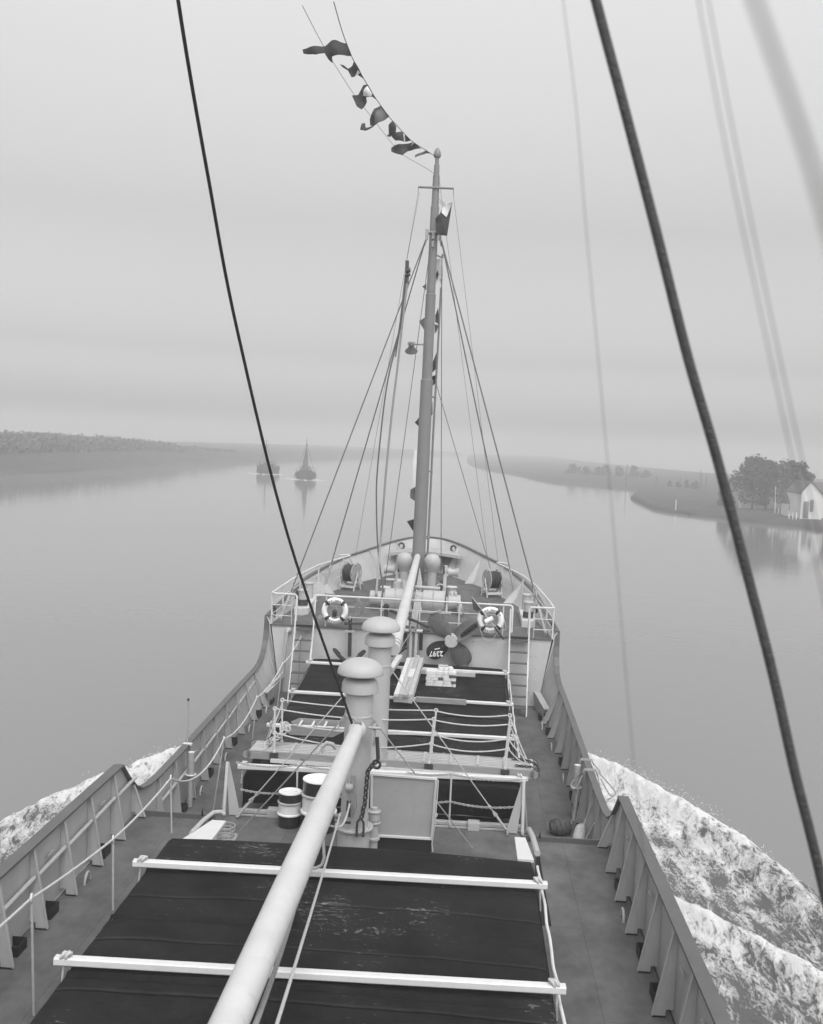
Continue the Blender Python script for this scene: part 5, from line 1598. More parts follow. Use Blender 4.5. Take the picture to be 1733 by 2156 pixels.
# bulwark details: pole, roller posts, fenders, rope on starboard cap
o = root('sounding_pole', 'thin upright pole standing on the port bulwark rail', 'pole', (-3.64, 18.45, 1.06))
b = MB(); b.cyl((-3.64, 18.48, 1.07), (-3.64, 18.45, 1.88), .014, n=8); part(b, 'rod', 'galv', o)
b = MB(); b.ball((-3.64, 18.45, 1.88), .026, 8); part(b, 'knob', 'dark', o)
b = MB(); b.box((-3.62, 18.44, 1.065), (.16, .09, .03)); part(b, 'clamp', 'white', o)
for s_, y, lab in ((-1, 18.1, 'upright pipe bollard inside the port bulwark'), (1, 18.75, 'upright pipe bollard inside the starboard bulwark')):
    o = root('pipe_bollard', lab, 'bollard', (s_ * 3.46, y, .02), 'pipe bollards inside the bulwarks')
    b = MB(); b.cyl((s_ * 3.46, y, .03), (s_ * 3.46, y, .72), .045, n=12); b.cyl((s_ * 3.46, y, .62), (s_ * 3.46, y, 1.02), .062, n=16); part(b, 'post', 'galv', o)
    b = MB(); b.torus((s_ * 3.46, y, .62), .085, .018, (0, 0, 1), 18, 6); b.lathe([(.05, 1.02), (.06, 1.03), (0, 1.035)], (s_ * 3.46, y, 0), 14); part(b, 'collar', 'rail', o)
b = MB()
for k in range(3):
    b.tube([(3.52, 18.9 + .05 * k, 1.02), (3.54, 18.9 + .05 * k, 1.075), (3.74, 18.88 + .05 * k, 1.08), (3.77, 18.88 + .05 * k, 1.0)], .012, 6)
    b.tube([(3.52, 18.3 + .05 * k, 1.02), (3.54, 18.3 + .05 * k, 1.075), (3.74, 18.28 + .05 * k, 1.08), (3.77, 18.28 + .05 * k, .98)], .012, 6)
b.tube(spline([(3.76, 18.9, 1.03), (3.86, 18.7, .95), (3.80, 18.3, 1.04), (3.98, 18.0, .9), (4.02, 17.8, .85), (3.92, 17.75, .84), (3.80, 18.1, 1.0)], 5), .012, 6)
b.tube(spline([(3.77, 18.3, 1.0), (3.80, 18.0, .8), (3.82, 17.7, .6)], 5), .012, 6)
b.tube(spline([(3.52, 18.4, 1.02), (3.40, 18.5, .85), (3.32, 18.4, .75), (3.38, 18.2, .76), (3.5, 18.3, .98)], 5), .012, 6)
one(b, 'rope_turns', 'ropeg', 'dark rope hitched round the starboard bulwark rail', 'rope')
fd = root('rope_fender', 'round dark woven rope fender lying on the starboard side deck', 'fender', (3.12, 18.05, 0))
b = MB()
b.ball((3.13, 17.95, .15), .15, 16, (1.35, .95, 1), Matrix.Rotation(R(12), 3, 'Z'))
for k in range(9):
    xx = -.17 + .0425 * k
    rr = .15 * math.sqrt(max(.05, 1 - (xx / .2025) ** 2))
    b.torus(Vector((3.13, 17.95, .15)) + Vector((xx, xx * .2, 0)), rr, .011, (1, .2 + .3 * (k % 2), .2), 24, 5)
part(b, 'body', 'weave', fd)
b = MB(); b.tube(spline([(3.32, 18.0, .2), (3.38, 18.15, .3), (3.46, 18.4, .8)], 5), .014, 6); b.torus((3.36, 18.05, .22), .04, .014, (0, 1, .3), 12, 6); part(b, 'lanyard', 'ropeg', fd)
fd = root('long_fender', 'long pale canvas fender leaning against the starboard bulwark', 'fender', (3.36, 17.3, 0))
b = MB()
A_, B_ = Vector((3.30, 16.95, .12)), Vector((3.44, 17.55, .34))
b.tube([A_.lerp(B_, t) for t in (0, .05, .2, .5, .8, .95, 1)], [.05, .085, .10, .105, .10, .08, .05], 16); part(b, 'body', 'canvas', fd)
b = MB(); b.tube(spline([B_, B_ + Vector((.06, .05, .06)), (3.58, 17.5, .75)], 4), .014, 6); b.tube(spline([A_ + Vector((-.1, -.05, .02)), A_ + Vector((-.02, -.1, -.06)), A_.lerp(B_, .5) + Vector((.1, -.05, 0)), (3.58, 17.0, .6)], 5), .016, 6); part(b, 'lanyard', 'rope', fd)

# ================================================================== foreground rigging
b = MB(); b.tube(spline([(-.24, 14.62, 2.66), (-.30, 14.5, 2.85), (-1.04 + .04, 13, 5.46), (-1.39, 11.5, 7.83), (-1.51, 10.5, 9.23), (-1.58, 9.5, 10.56), (-1.58, 8.4, 12.0)], 8), [.03] * 5 + [.018] * 44, 10)
one(b, 'topping_wire', 'wireb', 'black wire rising from the boom heel to the upper left of the picture', 'wire')
b = MB(); b.tube(spline([(1.40, 3.0, 8.3), (1.508, 3.0, 7.947), (1.600, 3.0, 7.667), (1.710, 3.0, 7.327), (1.818, 3.0, 6.984), (1.915, 3.0, 6.71), (2.007, 3.0, 6.429), (2.113, 3.0, 6.10), (2.198, 3.0, 5.806), (2.28, 3.0, 5.545), (2.44, 3.0, 5.0)], 6), .0148, 10)
one(b, 'stay_rope', 'wirem', 'thick dark stay sweeping down the right side close to the camera', 'stay')
b = MB(); b.tube(spline([(1.335, 2.0, 7.65), (1.352, 2.0, 7.53), (1.386, 2.0, 7.342), (1.418, 2.0, 7.114), (1.453, 2.0, 6.882), (1.508, 2.0, 6.507), (1.569, 2.0, 6.085), (1.60, 2.0, 5.9)], 5), .0006, 6)
one(b, 'halyard', 'wirem', 'faint out of focus halyard close to the camera, right of the mast', 'line')
for pts, lab in (([(1.46, 1.34, 7.33), (1.474, 1.34, 7.26), (1.518, 1.34, 7.085), (1.571, 1.34, 6.895), (1.622, 1.34, 6.715), (1.70, 1.34, 6.45)], 'left of the two parallel blurred halyards at upper right'), ([(1.472, 1.34, 7.33), (1.486, 1.34, 7.26), (1.531, 1.34, 7.085), (1.583, 1.34, 6.895), (1.634, 1.34, 6.715), (1.712, 1.34, 6.45)], 'right of the two parallel blurred halyards at upper right')):
    b = MB(); b.tube(spline(pts, 5), .0007, 6)
    one(b, 'halyard', 'wirem', lab, 'line')
b = MB(); b.tube(spline([(1.318, .45, 6.915), (1.328, .45, 6.889), (1.350, .45, 6.837), (1.362, .45, 6.805), (1.385, .45, 6.74)], 5), .0014, 6)
one(b, 'halyard', 'wirem', 'very blurred broad line crossing the top right corner', 'line')


# ================================================================== water, banks, boats
def kp(x, y, z=None):           # water-plane scale (levels taken against the hull freeboard)
    k = (6.7 - WZ) / 8.2
    return (1.22 + (x - 1.22) * k, y * k) if z is None else Vector((1.22 + (x - 1.22) * k, y * k, 6.7 + (z - 6.7) * k))


def water_mat():
    m = bpy.data.materials.new('river_water'); m.use_nodes = True
    t = m.node_tree; b_ = t.nodes['Principled BSDF']
    b_.inputs['Base Color'].default_value = (.19, .19, .19, 1)
    b_.inputs['Roughness'].default_value = .06
    b_.inputs['IOR'].default_value = 1.33
    g = t.nodes.new('ShaderNodeNewGeometry')
    mp = t.nodes.new('ShaderNodeMapping'); mp.inputs['Scale'].default_value = (.5, 1.4, 1)
    t.links.new(g.outputs['Position'], mp.inputs[0])
    n1 = t.nodes.new('ShaderNodeTexNoise'); n1.inputs['Scale'].default_value = 1.1; n1.inputs['Detail'].default_value = 3
    t.links.new(mp.outputs[0], n1.inputs['Vector'])
    bp = t.nodes.new('ShaderNodeBump'); bp.inputs['Strength'].default_value = .35; bp.inputs['Distance'].default_value = .025
    t.links.new(n1.outputs['Fac'], bp.inputs['Height']); t.links.new(bp.outputs[0], b_.inputs['Normal'])
    return m


b = MB(); b.add([(-4000, -300, WZ), (4000, -300, WZ), (4000, 6000, WZ), (-4000, 6000, WZ)], [(0, 1, 2, 3)])
one(b, 'water', water_mat(), None, None, kind='structure')


def foam_mat():
    m = bpy.data.materials.new('bow_wave_foam'); m.use_nodes = True
    t = m.node_tree; b_ = t.nodes['Principled BSDF']
    at = t.nodes.new('ShaderNodeAttribute'); at.attribute_name = 'foam'
    g = t.nodes.new('ShaderNodeNewGeometry')
    mp = t.nodes.new('ShaderNodeMapping'); mp.inputs['Scale'].default_value = (1.7, .62, 1)
    t.links.new(g.outputs['Position'], mp.inputs[0])
    def nz_(sc_, det, rough, dist=0):
        n_ = t.nodes.new('ShaderNodeTexNoise'); n_.inputs['Scale'].default_value = sc_; n_.inputs['Detail'].default_value = det
        n_.inputs['Roughness'].default_value = rough; n_.inputs['Distortion'].default_value = dist
        t.links.new(mp.outputs[0], n_.inputs['Vector']); return n_.outputs['Fac']
    def mth(op, a, b_2, c=None):
        m_ = t.nodes.new('ShaderNodeMath'); m_.operation = op
        for i_, v_ in enumerate((a, b_2, c)):
            if v_ is None: continue
            if isinstance(v_, (int, float)): m_.inputs[i_].default_value = v_
            else: t.links.new(v_, m_.inputs[i_])
        return m_.outputs[0]
    patch = nz_(1.35, 5, .62, .5)
    lace = mth('ABSOLUTE', mth('MULTIPLY_ADD', nz_(3.8, 8, .65, .6), 2.0, -1.0), 0)
    lace = mth('MULTIPLY_ADD', lace, -1.6, 1.0)                # thin bright threads
    fine = nz_(16, 8, .8)
    tot = mth('MULTIPLY_ADD', patch, .62, mth('MULTIPLY_ADD', lace, .34, mth('MULTIPLY', fine, .42)))
    class _O: pass
    a1 = _O(); a1.outputs = [tot]
    a2 = _O(); a2.outputs = [mth('ADD', tot, at.outputs['Fac'])]
    cr = t.nodes.new('ShaderNodeValToRGB')
    cr.color_ramp.elements[0].position = .81; cr.color_ramp.elements[0].color = (0, 0, 0, 1)
    cr.color_ramp.elements[1].position = 1.04; cr.color_ramp.elements[1].color = (1, 1, 1, 1)
    sb = t.nodes.new('ShaderNodeMath'); sb.operation = 'SUBTRACT'; sb.inputs[1].default_value = .0
    t.links.new(a2.outputs[0], sb.inputs[0]); t.links.new(sb.outputs[0], cr.inputs[0])
    mx = t.nodes.new('ShaderNodeMix'); mx.data_type = 'RGBA'
    mx.inputs['A'].default_value = (.10, .10, .10, 1); mx.inputs['B'].default_value = (.68, .68, .68, 1)
    t.links.new(cr.outputs[0], mx.inputs['Factor']); t.links.new(mx.outputs['Result'], b_.inputs['Base Color'])
    rr = t.nodes.new('ShaderNodeMapRange'); rr.inputs['To Min'].default_value = .10; rr.inputs['To Max'].default_value = .85
    t.links.new(cr.outputs[0], rr.inputs['Value']); t.links.new(rr.outputs[0], b_.inputs['Roughness'])
    b_.inputs['IOR'].default_value = 1.33
    bp = t.nodes.new('ShaderNodeBump'); bp.inputs['Strength'].default_value = .6; bp.inputs['Distance'].default_value = .08
    t.links.new(a1.outputs[0], bp.inputs['Height']); t.links.new(bp.outputs[0], b_.inputs['Normal'])
    return m


FM = foam_mat()
OUTX = [(8, 13.0), (14, 11.0), (18, 9.9), (20, 9.35), (21.3, 9.0), (22, 8.82), (24, 8.37), (25.7, 7.72), (27.6, 6.9), (29.1, 6.2), (30, 5.3), (31, 4.2), (31.6, 3.6)]
MIDX = [(8, 11.0), (14, 9.1), (17.7, 7.74), (18.5, 7.25), (19.5, 6.5), (20.1, 6.1), (20.7, 5.6), (22.5, 4.6), (24, 3.9), (26, 3.4)]
random.seed(21)
for s_, nm in ((1, 'starboard'), (-1, 'port')):
    b = MB()
    nu, nv = 150, 420
    foam = []
    Y0, Y1 = 7.0, 31.4

    def wf(u, v):
        y = Y0 + (Y1 - Y0) * v
        xo = interp(OUTX, y) + (.18 * (s_ < 0) if y < 30 else 0)
        xi = 3.1
        jag = .16 * mnoise.noise(Vector((y * 1.3, s_ * 9, 0))) + .10 * mnoise.noise(Vector((y * 4.1, s_ * 3, 2)))
        x = xi + (xo + jag - xi) * u
        xm = interp(MIDX, y)
        dO = (xo - x); dM = (xm - x)
        hO = .42 * math.exp(-((dO - .55) / .50) ** 2) * min(1, max(0, (y - 12) / 10))
        hM = .34 * math.exp(-(dM / .42) ** 2) * min(1, max(0, (26 - y) / 6))
        tb = mnoise.fractal(Vector((x * 1.6, y * 1.2, s_ * 4.0)), .9, 2.1, 5)
        t2 = mnoise.fractal(Vector((x * 5, y * 4, s_ * 7.0)), .8, 2.2, 4)
        edge = min(1, dO / .25) if u < 1 else 0
        z = WZ + .03 + (hO + hM + .07 * tb + .022 * t2 * (.4 + hO * 2 + hM * 2)) * max(0, edge) - (.10 if u >= .999 else 0)
        f = -.045 + .23 * math.exp(-max(0, dO - .15) / (.50 + .05 * (31 - y))) * min(1, max(0, (y - 18.5) / 8)) + .10 * math.exp(-abs(x - 3.9) / .9)
        f += .19 * math.exp(-max(0, dM) / .6) * (1 if dM > -.15 else math.exp((dM + .15) / .2)) * min(1, max(0, (25 - y) / 4))
        f += .05 * max(0, min(1, (y - 12) / 8)) + .12 * max(0, min(1, (y - 20) / 8)) + .06 * tb
        if dO < .5 and y < 24: f -= .25 * (1 - dO / .5) * min(1, (24 - y) / 5)
        if edge >= 1: z = max(z, WZ + .02)
        foam.append(f)
        return Vector((s_ * x, y, z))
    b.grid(wf, nu, nv)
    o = one(b, 'bow_wave', FM, 'white foaming bow wave breaking outward from the %s side of the hull' % nm, 'wave', kind='stuff')
    at = o.data.attributes.new('foam', 'FLOAT', 'POINT')
    for i, f in enumerate(foam): at.data[i].value = f
    sp = MB()
    for k in range(900):
        y = random.triangular(20, 31, 29)
        xo = interp(OUTX, y) - random.uniform(-.05, .9)
        h = abs(random.gauss(.34, .12)) * (1 if y > 25 else .6)
        c = Vector((s_ * xo, y + random.uniform(-.1, .1), WZ + h))
        r_ = random.uniform(.004, .011)
        sp.add([c + Vector((r_, 0, -r_)), c + Vector((-r_, r_, -r_)), c + Vector((-r_, -r_, -r_)), c + Vector((0, 0, r_))], [(0, 1, 2), (0, 3, 1), (1, 3, 2), (2, 3, 0)], True)
    one(sp, 'spray', M['ring'], 'fine spray thrown up along the %s bow wave crest' % nm, 'spray', kind='stuff')


# land
def land(outer, name, hfun, m_):
    b_ = MB(); b_.grid(hfun, 60, 20); return one(b_, name, m_, None, None, kind='structure')


LB = [kp(x, y) for x, y in [(-73, 90), (-73.5, 120), (-73.2, 162.7), (-71.5, 188.7), (-72, 233), (-71.6, 282.6), (-66.7, 322.5), (-59.4, 422), (-40, 600), (0, 900)]]
LBs = spline([(x, y, 0) for x, y in LB], 8)


def lbank(u, v):
    i = min(int(v * (len(LBs) - 1)), len(LBs) - 2); f = v * (len(LBs) - 1) - i
    p = LBs[i].lerp(LBs[i + 1], f)
    x = p.x - u * 130
    h = interp([(0, -.3), (.012, .25), (.03, .7), (.06, 2.6), (.10, 3.1), (.3, 3.4), (1, 3.5)], u) + .25 * mnoise.noise(Vector((x * .1, p.y * .05, 0)))
    return Vector((x, p.y, WZ + h))


b = MB(); b.grid(lambda u, v: lbank(u ** 2, v), 40, 110); one(b, 'river_bank', 'grass', None, None, kind='structure')

# far right bank
RB = spline([(-.5, 1000, 0), (kp(.9, 463.9)[0], kp(.9, 463.9)[1], 0), (kp(14.9, 320.3)[0], kp(14.9, 320.3)[1], 0), (kp(21, 265.6)[0], kp(21, 265.6)[1], 0), (kp(30.7, 246.7)[0], kp(30.7, 246.7)[1], 0), (kp(43, 230)[0], kp(43, 230)[1], 0), (kp(53, 229)[0], kp(53, 229)[1], 0), (95, 245, 0), (200, 240, 0)], 10)


def rbank(u, v):
    i = min(int(v * (len(RB) - 1)), len(RB) - 2); f = v * (len(RB) - 1) - i
    p = RB[i].lerp(RB[i + 1], f)
    k = u * u
    h = interp([(0, -.3), (.01, .2), (.03, 1.0), (.2, 1.4), (1, 1.6)], k) + .12 * mnoise.noise(Vector((p.x * .1, p.y * .1, k * 9)))
    return Vector((p.x + k * 90, p.y + k * 220, WZ + h))


b = MB(); b.grid(rbank, 30, 90); one(b, 'river_bank', 'grass', None, None, kind='structure')
# near right spit of land with the houses
SP = [kp(x, y) for x, y in [(31.0, 193.4), (29.85, 173.5), (29.3, 157.6), (31.6, 148.8), (35.8, 142.5), (37, 137.5), (39.5, 134.7), (41.5, 134.1), (42.6, 130.2), (44, 125), (50, 110), (70, 90)]]
SQ = [kp(x, y) for x, y in [(35.2, 217), (40, 214), (48, 212), (60, 208), (80, 205), (110, 200), (125, 195), (130, 190), (130, 180), (130, 160), (130, 130), (130, 95)]]
SPs = spline([(x, y, 0) for x, y in SP], 6); SQs = spline([(x, y, 0) for x, y in SQ], 6)


def spit(u, v):
    i = min(int(v * (len(SPs) - 1)), len(SPs) - 2); f = v * (len(SPs) - 1) - i
    a, c = SPs[i].lerp(SPs[i + 1], f), SQs[i].lerp(SQs[i + 1], f)
    uu = u ** 1.7
    p = a.lerp(c, uu)
    d_ = min(uu, 1 - uu) * (c - a).length
    ve = min(v * 60, 9)
    h = interp([(0, -.35), (.3, .12), (1.2, .5), (3, .8), (9, .95)], min(d_, ve)) + .10 * mnoise.noise(Vector((p.x * .5, p.y * .5, 0)))
    return Vector((p.x, p.y, WZ + h))


b = MB(); b.grid(spit, 50, 80); one(b, 'river_bank', 'grass', None, None, kind='structure')
GZ = WZ + .9


# trees
def leaf_cloud(mb, blobs, n, size, seed):
    rnd = random.Random(seed)
    for k in range(n):
        c, r_ = rnd.choice(blobs)
        while True:
            v = Vector((rnd.uniform(-1, 1), rnd.uniform(-1, 1), rnd.uniform(-1, 1)))
            if .3 < v.length < 1: break
        v = v.normalized() * (rnd.random() ** .35)
        p = Vector(c) + Vector((v.x * r_[0], v.y * r_[1], v.z * r_[2]))
        s_ = size * rnd.uniform(.5, 1.3)
        a = Vector((rnd.uniform(-1, 1), rnd.uniform(-1, 1), rnd.uniform(-1, 1))).normalized(); q = a.orthogonal().normalized(); w_ = a.cross(q)
        mb.add([p + q * s_, p + w_ * s_ * .6, p - q * s_ * .8, p - w_ * s_ * .5], [(0, 1, 2, 3)])


def tree(x, y, z0, h, rw, lab, seed, m_='leaf', n=4200, size=.30, group='trees by the houses'):
    rnd = random.Random(seed)
    o = root('broadleaf_tree', lab, 'tree', (x, y, z0), group)
    b_ = MB(); b_.tube([(x, y, z0 - .2), (x + .05, y, z0 + h * .3), (x - .05, y, z0 + h * .65)], [.22 * h / 8, .17 * h / 8, .07 * h / 8], 8)
    for k in range(5):
        g = rnd.uniform(0, 6.28)
        b_.tube([(x, y, z0 + h * (.25 + .08 * k)), (x + rw * .5 * math.cos(g), y + rw * .5 * math.sin(g), z0 + h * (.45 + .09 * k))], [.09 * h / 8, .03 * h / 8], 6)
    part(b_, 'trunk', 'bark', o)
    blobs = []
    for k in range(24):
        g = rnd.uniform(0, 6.28); q = rnd.uniform(.0, .85); zz = rnd.uniform(.16, .96)
        wv = math.sin(math.pi * min(1, .25 + zz * .72))
        rr = rnd.choice([.16, .22, .3, .4, .48]) * rw
        blobs.append(((x + rw * q * wv * math.cos(g), y + rw * q * wv * math.sin(g), z0 + h * zz), (rr, rr, rr * .8)))
    b_ = MB(); leaf_cloud(b_, blobs, n, size, seed + 1)
    part(b_, 'crown', m_, o)
    return o


def tk_(x, y):
    return kp(x, y)


for (x, y, h, rw, lab, sd_, m_) in ((42.9, 155, 7.6, 3.0, 'leftmost big dark tree by the river houses, leaning over the bank', 1, 'leaf'), (45.4, 157, 7.6, 2.6, 'second dark tree of the clump with a pointed top', 2, 'leaf'), (47.6, 154, 7.3, 2.5, 'third dark tree of the clump, behind the flagpole', 3, 'leaf2'), (49.6, 156, 7.2, 2.4, 'rightmost dark tree rising behind the gabled house', 4, 'leaf'), (40.6, 162, 3.2, 1.3, 'low pale bush at the left foot of the tree clump', 5, 'leaf2')):
    X_, Y_ = kp(x, y)
    tree(X_, Y_, GZ - .1, h * 1.08, rw * 1.32, lab, sd_, m_)
rnd = random.Random(44)
for k in range(7):
    X_, Y_ = kp(33 + 3.4 * k + rnd.uniform(-.6, .6), 318 + rnd.uniform(-8, 8))
    tree(X_, Y_, WZ + .9, 2.6 + rnd.uniform(0, 1.4), 2.4, 'hazy tree in the distant row on the starboard bank', 60 + k, 'leaf2', 420, .5, 'distant trees on the starboard bank')
for k in range(5):
    X_, Y_ = kp(48 + 1.4 * k + rnd.uniform(-.4, .4), 236 + rnd.uniform(0, 8))
    tree(X_, Y_, WZ + .7, 1.6 + rnd.uniform(0, 1.0), .9, 'small hazy bush near the far poles on the starboard bank', 80 + k, 'leaf2', 260, .3, 'small bushes by the far poles')
# far wood on the port bank: one mass
b = MB()
rnd = random.Random(77)
blobs = []
for k in range(620):
    v = rnd.uniform(.14, .71); u = rnd.uniform(.10, .34)
    p = lbank(u, v)
    hh = rnd.uniform(3.3, 4.1) * min(1, (.72 - v) / .2)
    blobs.append(((p.x, p.y, p.z + hh * .5), (3.4, 6.0, hh * .55)))
leaf_cloud(b, blobs, 34000, .62, 5)
one(b, 'far_wood', 'leaf2', 'long hazy dark wood along the port bank', 'wood', kind='stuff')

# houses
def kz(z): return 6.7 + (z - 6.7) * (6.7 - WZ) / 8.2
hs = root('gabled_house', 'white limewashed gable end house with dark roof at the right edge of the picture', 'house', (*kp(46, 138), GZ))
x0, y0 = kp(44.3, 137.3); x1, _ = kp(47.0, 137.3); zt, ze = kz(4.07), kz(2.7); xm = kp(45.42, 137.3)[0]
b = MB()
b.prism([(x0, y0, GZ - .3), (x1, y0, GZ - .3), (x1, y0, ze - .3), (xm, y0, zt), (x0, y0, ze)], (0, 7, 0)); part(b, 'wall', 'wall', hs)
b = MB(); b.prism([(xm, y0 - .2, zt + .02), (x1 + .5, y0 - .2, ze - .75), (x1 + .5, y0 - .2, ze - .60), (xm, y0 - .2, zt + .18)], (0, 7.4, 0)); b.prism([(xm, y0 - .05, zt + .02), (x0 - .15, y0 - .05, ze - .2), (x0 - .15, y0 - .05, ze - .06), (xm, y0 - .05, zt + .17)], (0, 7.2, 0)); part(b, 'roof', 'roof', hs)
b = MB(); b.box(((x0 + xm) / 2 + .1, y0 - .03, GZ + 1.3), (.75, .06, 2.4)); b.box((xm + .25, y0 - .03, GZ + 1.9), (.5, .06, 1.7)); part(b, 'arched_opening', 'stone', hs)
h3 = root('long_house', 'dark roofed house wing partly cut by the right picture edge', 'house', (*kp(49, 142), GZ))
X0, Y0_ = kp(47.2, 141); X1, _ = kp(54, 141)
b = MB(); b.box(((X0 + X1) / 2, Y0_ + 3, GZ + 1.6), (X1 - X0, 6, 3.4)); part(b, 'wall', 'wall', h3)
b = MB(); b.prism([(X0 - .2, Y0_ - .3, GZ + 3.2), (X0 - .2, Y0_ + 3, GZ + 5.2), (X0 - .2, Y0_ + 6.3, GZ + 3.2)], (X1 - X0 + .4, 0, 0)); part(b, 'roof', 'roof', h3)
sh = root('small_house', 'small white house with three dark windows and sloping roof beside the flagpole', 'house', (*kp(44.8, 142.5), GZ))
x0, y0 = kp(44.0, 142.0); x1, _ = kp(45.45, 142.0); ze = kz(.95)
b = MB(); b.prism([(x0, y0, GZ - .4), (x1, y0, GZ - .4), (x1, y0, ze), (x0, y0, ze)], (0, 3, 0)); part(b, 'wall', 'wall', sh)
b = MB(); b.prism([(x0 - .1, y0 - .15, ze), (x0 - .1, y0 + 1.6, ze + 1.5), (x0 - .1, y0 + 3.1, ze)], (x1 - x0 + 1.2, 0, 0)); part(b, 'roof', 'roof', sh)
for k in range(3):
    b = MB(); b.box((x0 + .32 + .48 * k, y0 - .02, ze - .55), (.16, .05, .75)); part(b, 'window', 'glass', sh)
b = MB(); b.box((x0 + .8, y0 - .02, ze - 1.45), (.26, .05, .6)); part(b, 'door', 'glass', sh)
bx, by = kp(43.1, 158)
o = root('garden_wall', 'low white building between the trunks of the tree clump', 'building', (bx, by, GZ))
b = MB(); b.box((bx, by, GZ + .55), (2.7, 2, 1.5)); part(b, 'wall', 'wall', o)
b = MB(); b.box((bx, by, GZ + 1.36), (2.9, 2.2, .12)); part(b, 'roof', 'roof', o)
fx, fy = kp(45.4, 152.2)
b = MB(); b.cyl((fx, fy, GZ - .2), (fx - .2, fy, kz(3.0)), .07, .04, 8); one(b, 'flagpole', 'pole', 'bare white flagpole before the dark tree clump', 'pole')
tx, ty = kp(46.6, 135)
o = root('utility_pole', 'utility pole with cross arms at the right picture edge before the white gable', 'pole', (tx, ty, GZ))
b = MB(); b.cyl((tx, ty, GZ - .2), (tx, ty, kz(2.5)), .09, .06, 8); part(b, 'post', 'bark', o)
b = MB()
for z in (2.3, 2.0, 1.7): b.box((tx, ty, kz(z)), (.7, .07, .07))
part(b, 'cross_arm', 'bark', o)
for k in range(9):
    px_, py_ = kp(44.0 + .24 * k if k < 6 else 41.0 + .3 * k, 147.5 - .8 * k if k < 6 else 140 - .5 * k)
    b = MB(); b.cyl((px_, py_, GZ - .4), (px_, py_, GZ + .75 + .1 * (k % 3)), .09, .075, 8)
    one(b, 'bank_post', 'pole', 'short white post on the bank before the houses', 'post', 'white posts on the river bank')
wx, wy = kp(31.2, 151.5)
b = MB(); b.cyl((wx, wy, WZ), (wx - .05, wy, WZ + 2.1), .07, n=8); one(b, 'bank_marker', 'pole', 'lone white marker post on the tip of the grassy spit', 'post')
for k, (x, y, h) in enumerate(((36.6, 236, 5.2), (43.2, 236, 2.8), (48.1, 234, 2.8), (52.2, 233, 4.6), (53.2, 236, 3.8), (54.2, 236, 3.6))):
    px_, py_ = kp(x, y)
    b = MB(); b.cyl((px_, py_, WZ + .5), (px_, py_, WZ + h * 1.1 + .8), .09, .06, 6)
    one(b, 'distant_pole', 'bark', 'thin hazy pole standing on the far starboard bank', 'pole', 'thin poles on the far bank')
sx, sy = kp(33.5, 147)
o = root('moored_punt', 'low dark punt moored under the tip of the spit', 'boat', (sx, sy, WZ))
b = MB(); b.prism([(sx - 1.6, sy, WZ + .35), (sx - 1.2, sy, WZ - .1), (sx + 2.4, sy - .4, WZ - .1), (sx + 2.8, sy - .4, WZ + .3)], (0, 1.0, 0)); part(b, 'hull', 'boat', o)


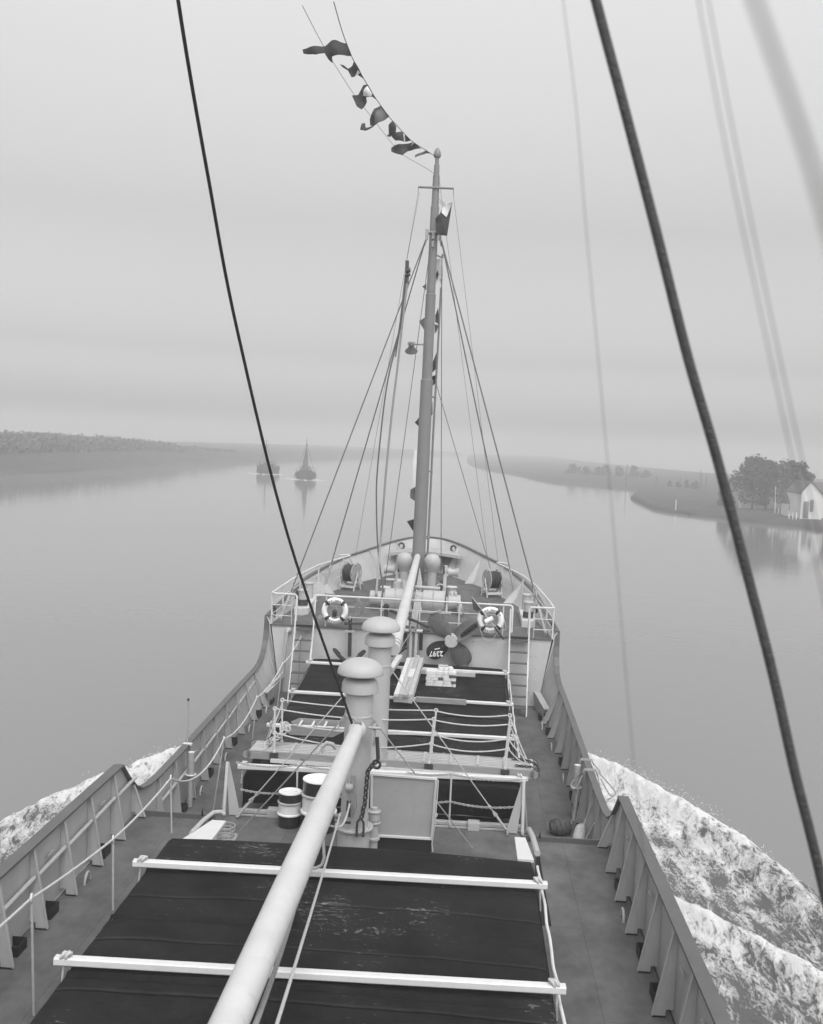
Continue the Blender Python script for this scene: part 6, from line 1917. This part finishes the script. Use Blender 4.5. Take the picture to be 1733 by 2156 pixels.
# boats
def barge(bx_, by_, bw2, hb, mast_h, lab, sailcone, heading):
    o = root('sailing_barge', lab, 'boat', (0, 0, 0), 'sailing barges ahead')
    ORG[o.name] = Vector((0, 0, 0))
    b_ = MB()
    st = [(-9, .12, hb * 1.35), (-8.4, .55, hb * 1.28), (-7.2, .85, hb * 1.1), (-5, 1, hb), (0, 1, hb * .85), (6, .95, hb * .9), (8, .7, hb), (8.8, .3, hb * 1.1)]
    rings = []
    for y, wv, z in st:
        rings.append([Vector((-bw2 * wv, y, z)), Vector((-bw2 * wv * 1.02, y, z * .6)), Vector((-bw2 * wv * .9, y, 0)), Vector((-bw2 * wv * .6, y, -.5)), Vector((bw2 * wv * .6, y, -.5)), Vector((bw2 * wv * .9, y, 0)), Vector((bw2 * wv * 1.02, y, z * .6)), Vector((bw2 * wv, y, z))])
    n = 8
    vs = [p for r_ in rings for p in r_]
    fs = [(i * n + k, i * n + (k + 1) % n, (i + 1) * n + (k + 1) % n, (i + 1) * n + k) for i in range(len(st) - 1) for k in range(n)] + [tuple(range(n)), tuple((len(st) - 1) * n + k for k in range(n))]
    b_.add(vs, fs); part(b_, 'hull', 'boat', o)
    b_ = MB(); b_.box((0, -3, hb + .15), (bw2 * 1.3, 5, .7)); b_.box((-bw2 * .55, -7.5, hb + .5), (.25, .25, .8)); b_.box((bw2 * .6, -7.3, hb + .45), (.3, .3, .7)); b_.box((.2, -7.6, hb + .5), (.9, .5, .7)); part(b_, 'deck_gear', 'boat', o)
    b_ = MB(); b_.box((0, 4.5, hb + .5), (bw2 * 1.1, 2.6, 1.5)); part(b_, 'wheelhouse', 'boatw', o)
    b_ = MB(); b_.tube([(0, -5.2, hb), (0, -5.2, mast_h)], [.13, .06], 8); part(b_, 'mast', 'boat', o)
    if sailcone:
        b_ = MB(); b_.tube([(-.15, -5.0, hb + .1), (-.12, -4.9, hb + 1.6), (-.05, -4.95, hb + 3.5), (.0, -5.0, mast_h * .82)], [.95, .62, .42, .06], 10); part(b_, 'furled_sail', 'sail', o)
    b_ = MB()
    for xx in (-bw2 * .9, bw2 * .9):
        b_.tube([(0, -5.2, mast_h * .9), (xx, -4.4, hb)], .035, 5)
    b_.tube([(0, -5.2, mast_h * .95), (0, -9, hb * 1.3)], .03, 5)
    b_.tube([(-bw2 * .75, -5.2, hb + 1.0), (bw2 * .8, -5.2, hb + 1.05)], .05, 6)
    for xx in (-bw2, bw2):
        b_.tube([(xx, -4, hb + .7), (xx, 0, hb + .6)], .03, 5); b_.tube([(xx * .96, -6.5, hb), (xx * .96, -6.5, hb + .9)], .05, 5)
    part(b_, 'rigging', 'boat', o)
    b_ = MB()
    for xx in (-1, 1):
        b_.prism([(xx * bw2 * 1.05, -4.5, .2), (xx * bw2 * 1.12, 0, .3), (xx * bw2 * 1.05, 0, hb * .9), (xx * bw2 * 1.0, -4.5, hb)], (xx * .12, 0, 0))
    part(b_, 'leeboard', 'boat', o)
    b_ = MB()
    nb = 60
    def bwave(u, v):
        x = (u * 2 - 1) * bw2 * 2.1
        y = -9.4 + v * 1.6 + abs(x) * .8
        return Vector((x, y, .02 + .30 * math.exp(-((v - .5) / .3) ** 2) * math.exp(-abs(x) / (bw2 * 1.1)) * (1 + .4 * mnoise.noise(Vector((x * 3, v * 3, by_))))))
    b_.grid(bwave, nb, 8); part(b_, 'bow_wave', 'ring', o)
    o.location = (bx_, by_, WZ); o.rotation_euler = (0, 0, heading)
    return o


X_, Y_ = kp(-31.9, 212)
barge(X_, Y_, 2.15, 1.55, 9.0, 'nearer sailing barge with dark furled sail coming towards the ship', True, R(9))
X_, Y_ = kp(-43.6, 233)
barge(X_, Y_, 2.1, 1.85, 8.2, 'farther sailing barge with bare mast, half crossed by the black wire', False, R(3))
X_, Y_ = kp(-16.9, 361)
o = root('white_sailboat', 'distant pale sailing boat just left of the mast', 'boat', (X_, Y_, WZ))
b = MB(); b.prism([(X_ - 1.2, Y_, WZ + .9), (X_ - .9, Y_, WZ - .1), (X_ + 1.4, Y_, WZ - .1), (X_ + 1.6, Y_, WZ + 1)], (0, 6, 0)); part(b, 'hull', 'wsail', o)
b = MB(); b.prism([(X_ - 1.3, Y_ + 2, WZ + 1.2), (X_ + .6, Y_ + 2, WZ + 1.2), (X_ + .7, Y_ + 2, kz(5.7)), (X_ - .9, Y_ + 2, kz(4.3))], (0, .15, 0)); part(b, 'sail', 'wsail', o)

# ================================================================== haze
b = MB()
b.box((200, 1600, 8.5), (4200, 4000, 27))
hz = one(b, 'haze', None, None, None, kind='stuff')
hm = bpy.data.materials.new('haze_air'); hm.use_nodes = True
t = hm.node_tree
t.nodes.remove(t.nodes['Principled BSDF'])
pv = t.nodes.new('ShaderNodeVolumePrincipled')
pv.inputs['Color'].default_value = (.75, .75, .75, 1)
pv.inputs['Density'].default_value = .0024
pv.inputs['Anisotropy'].default_value = 0.0
t.links.new(pv.outputs[0], t.nodes['Material Output'].inputs['Volume'])
hz.data.materials.clear(); hz.data.materials.append(hm)
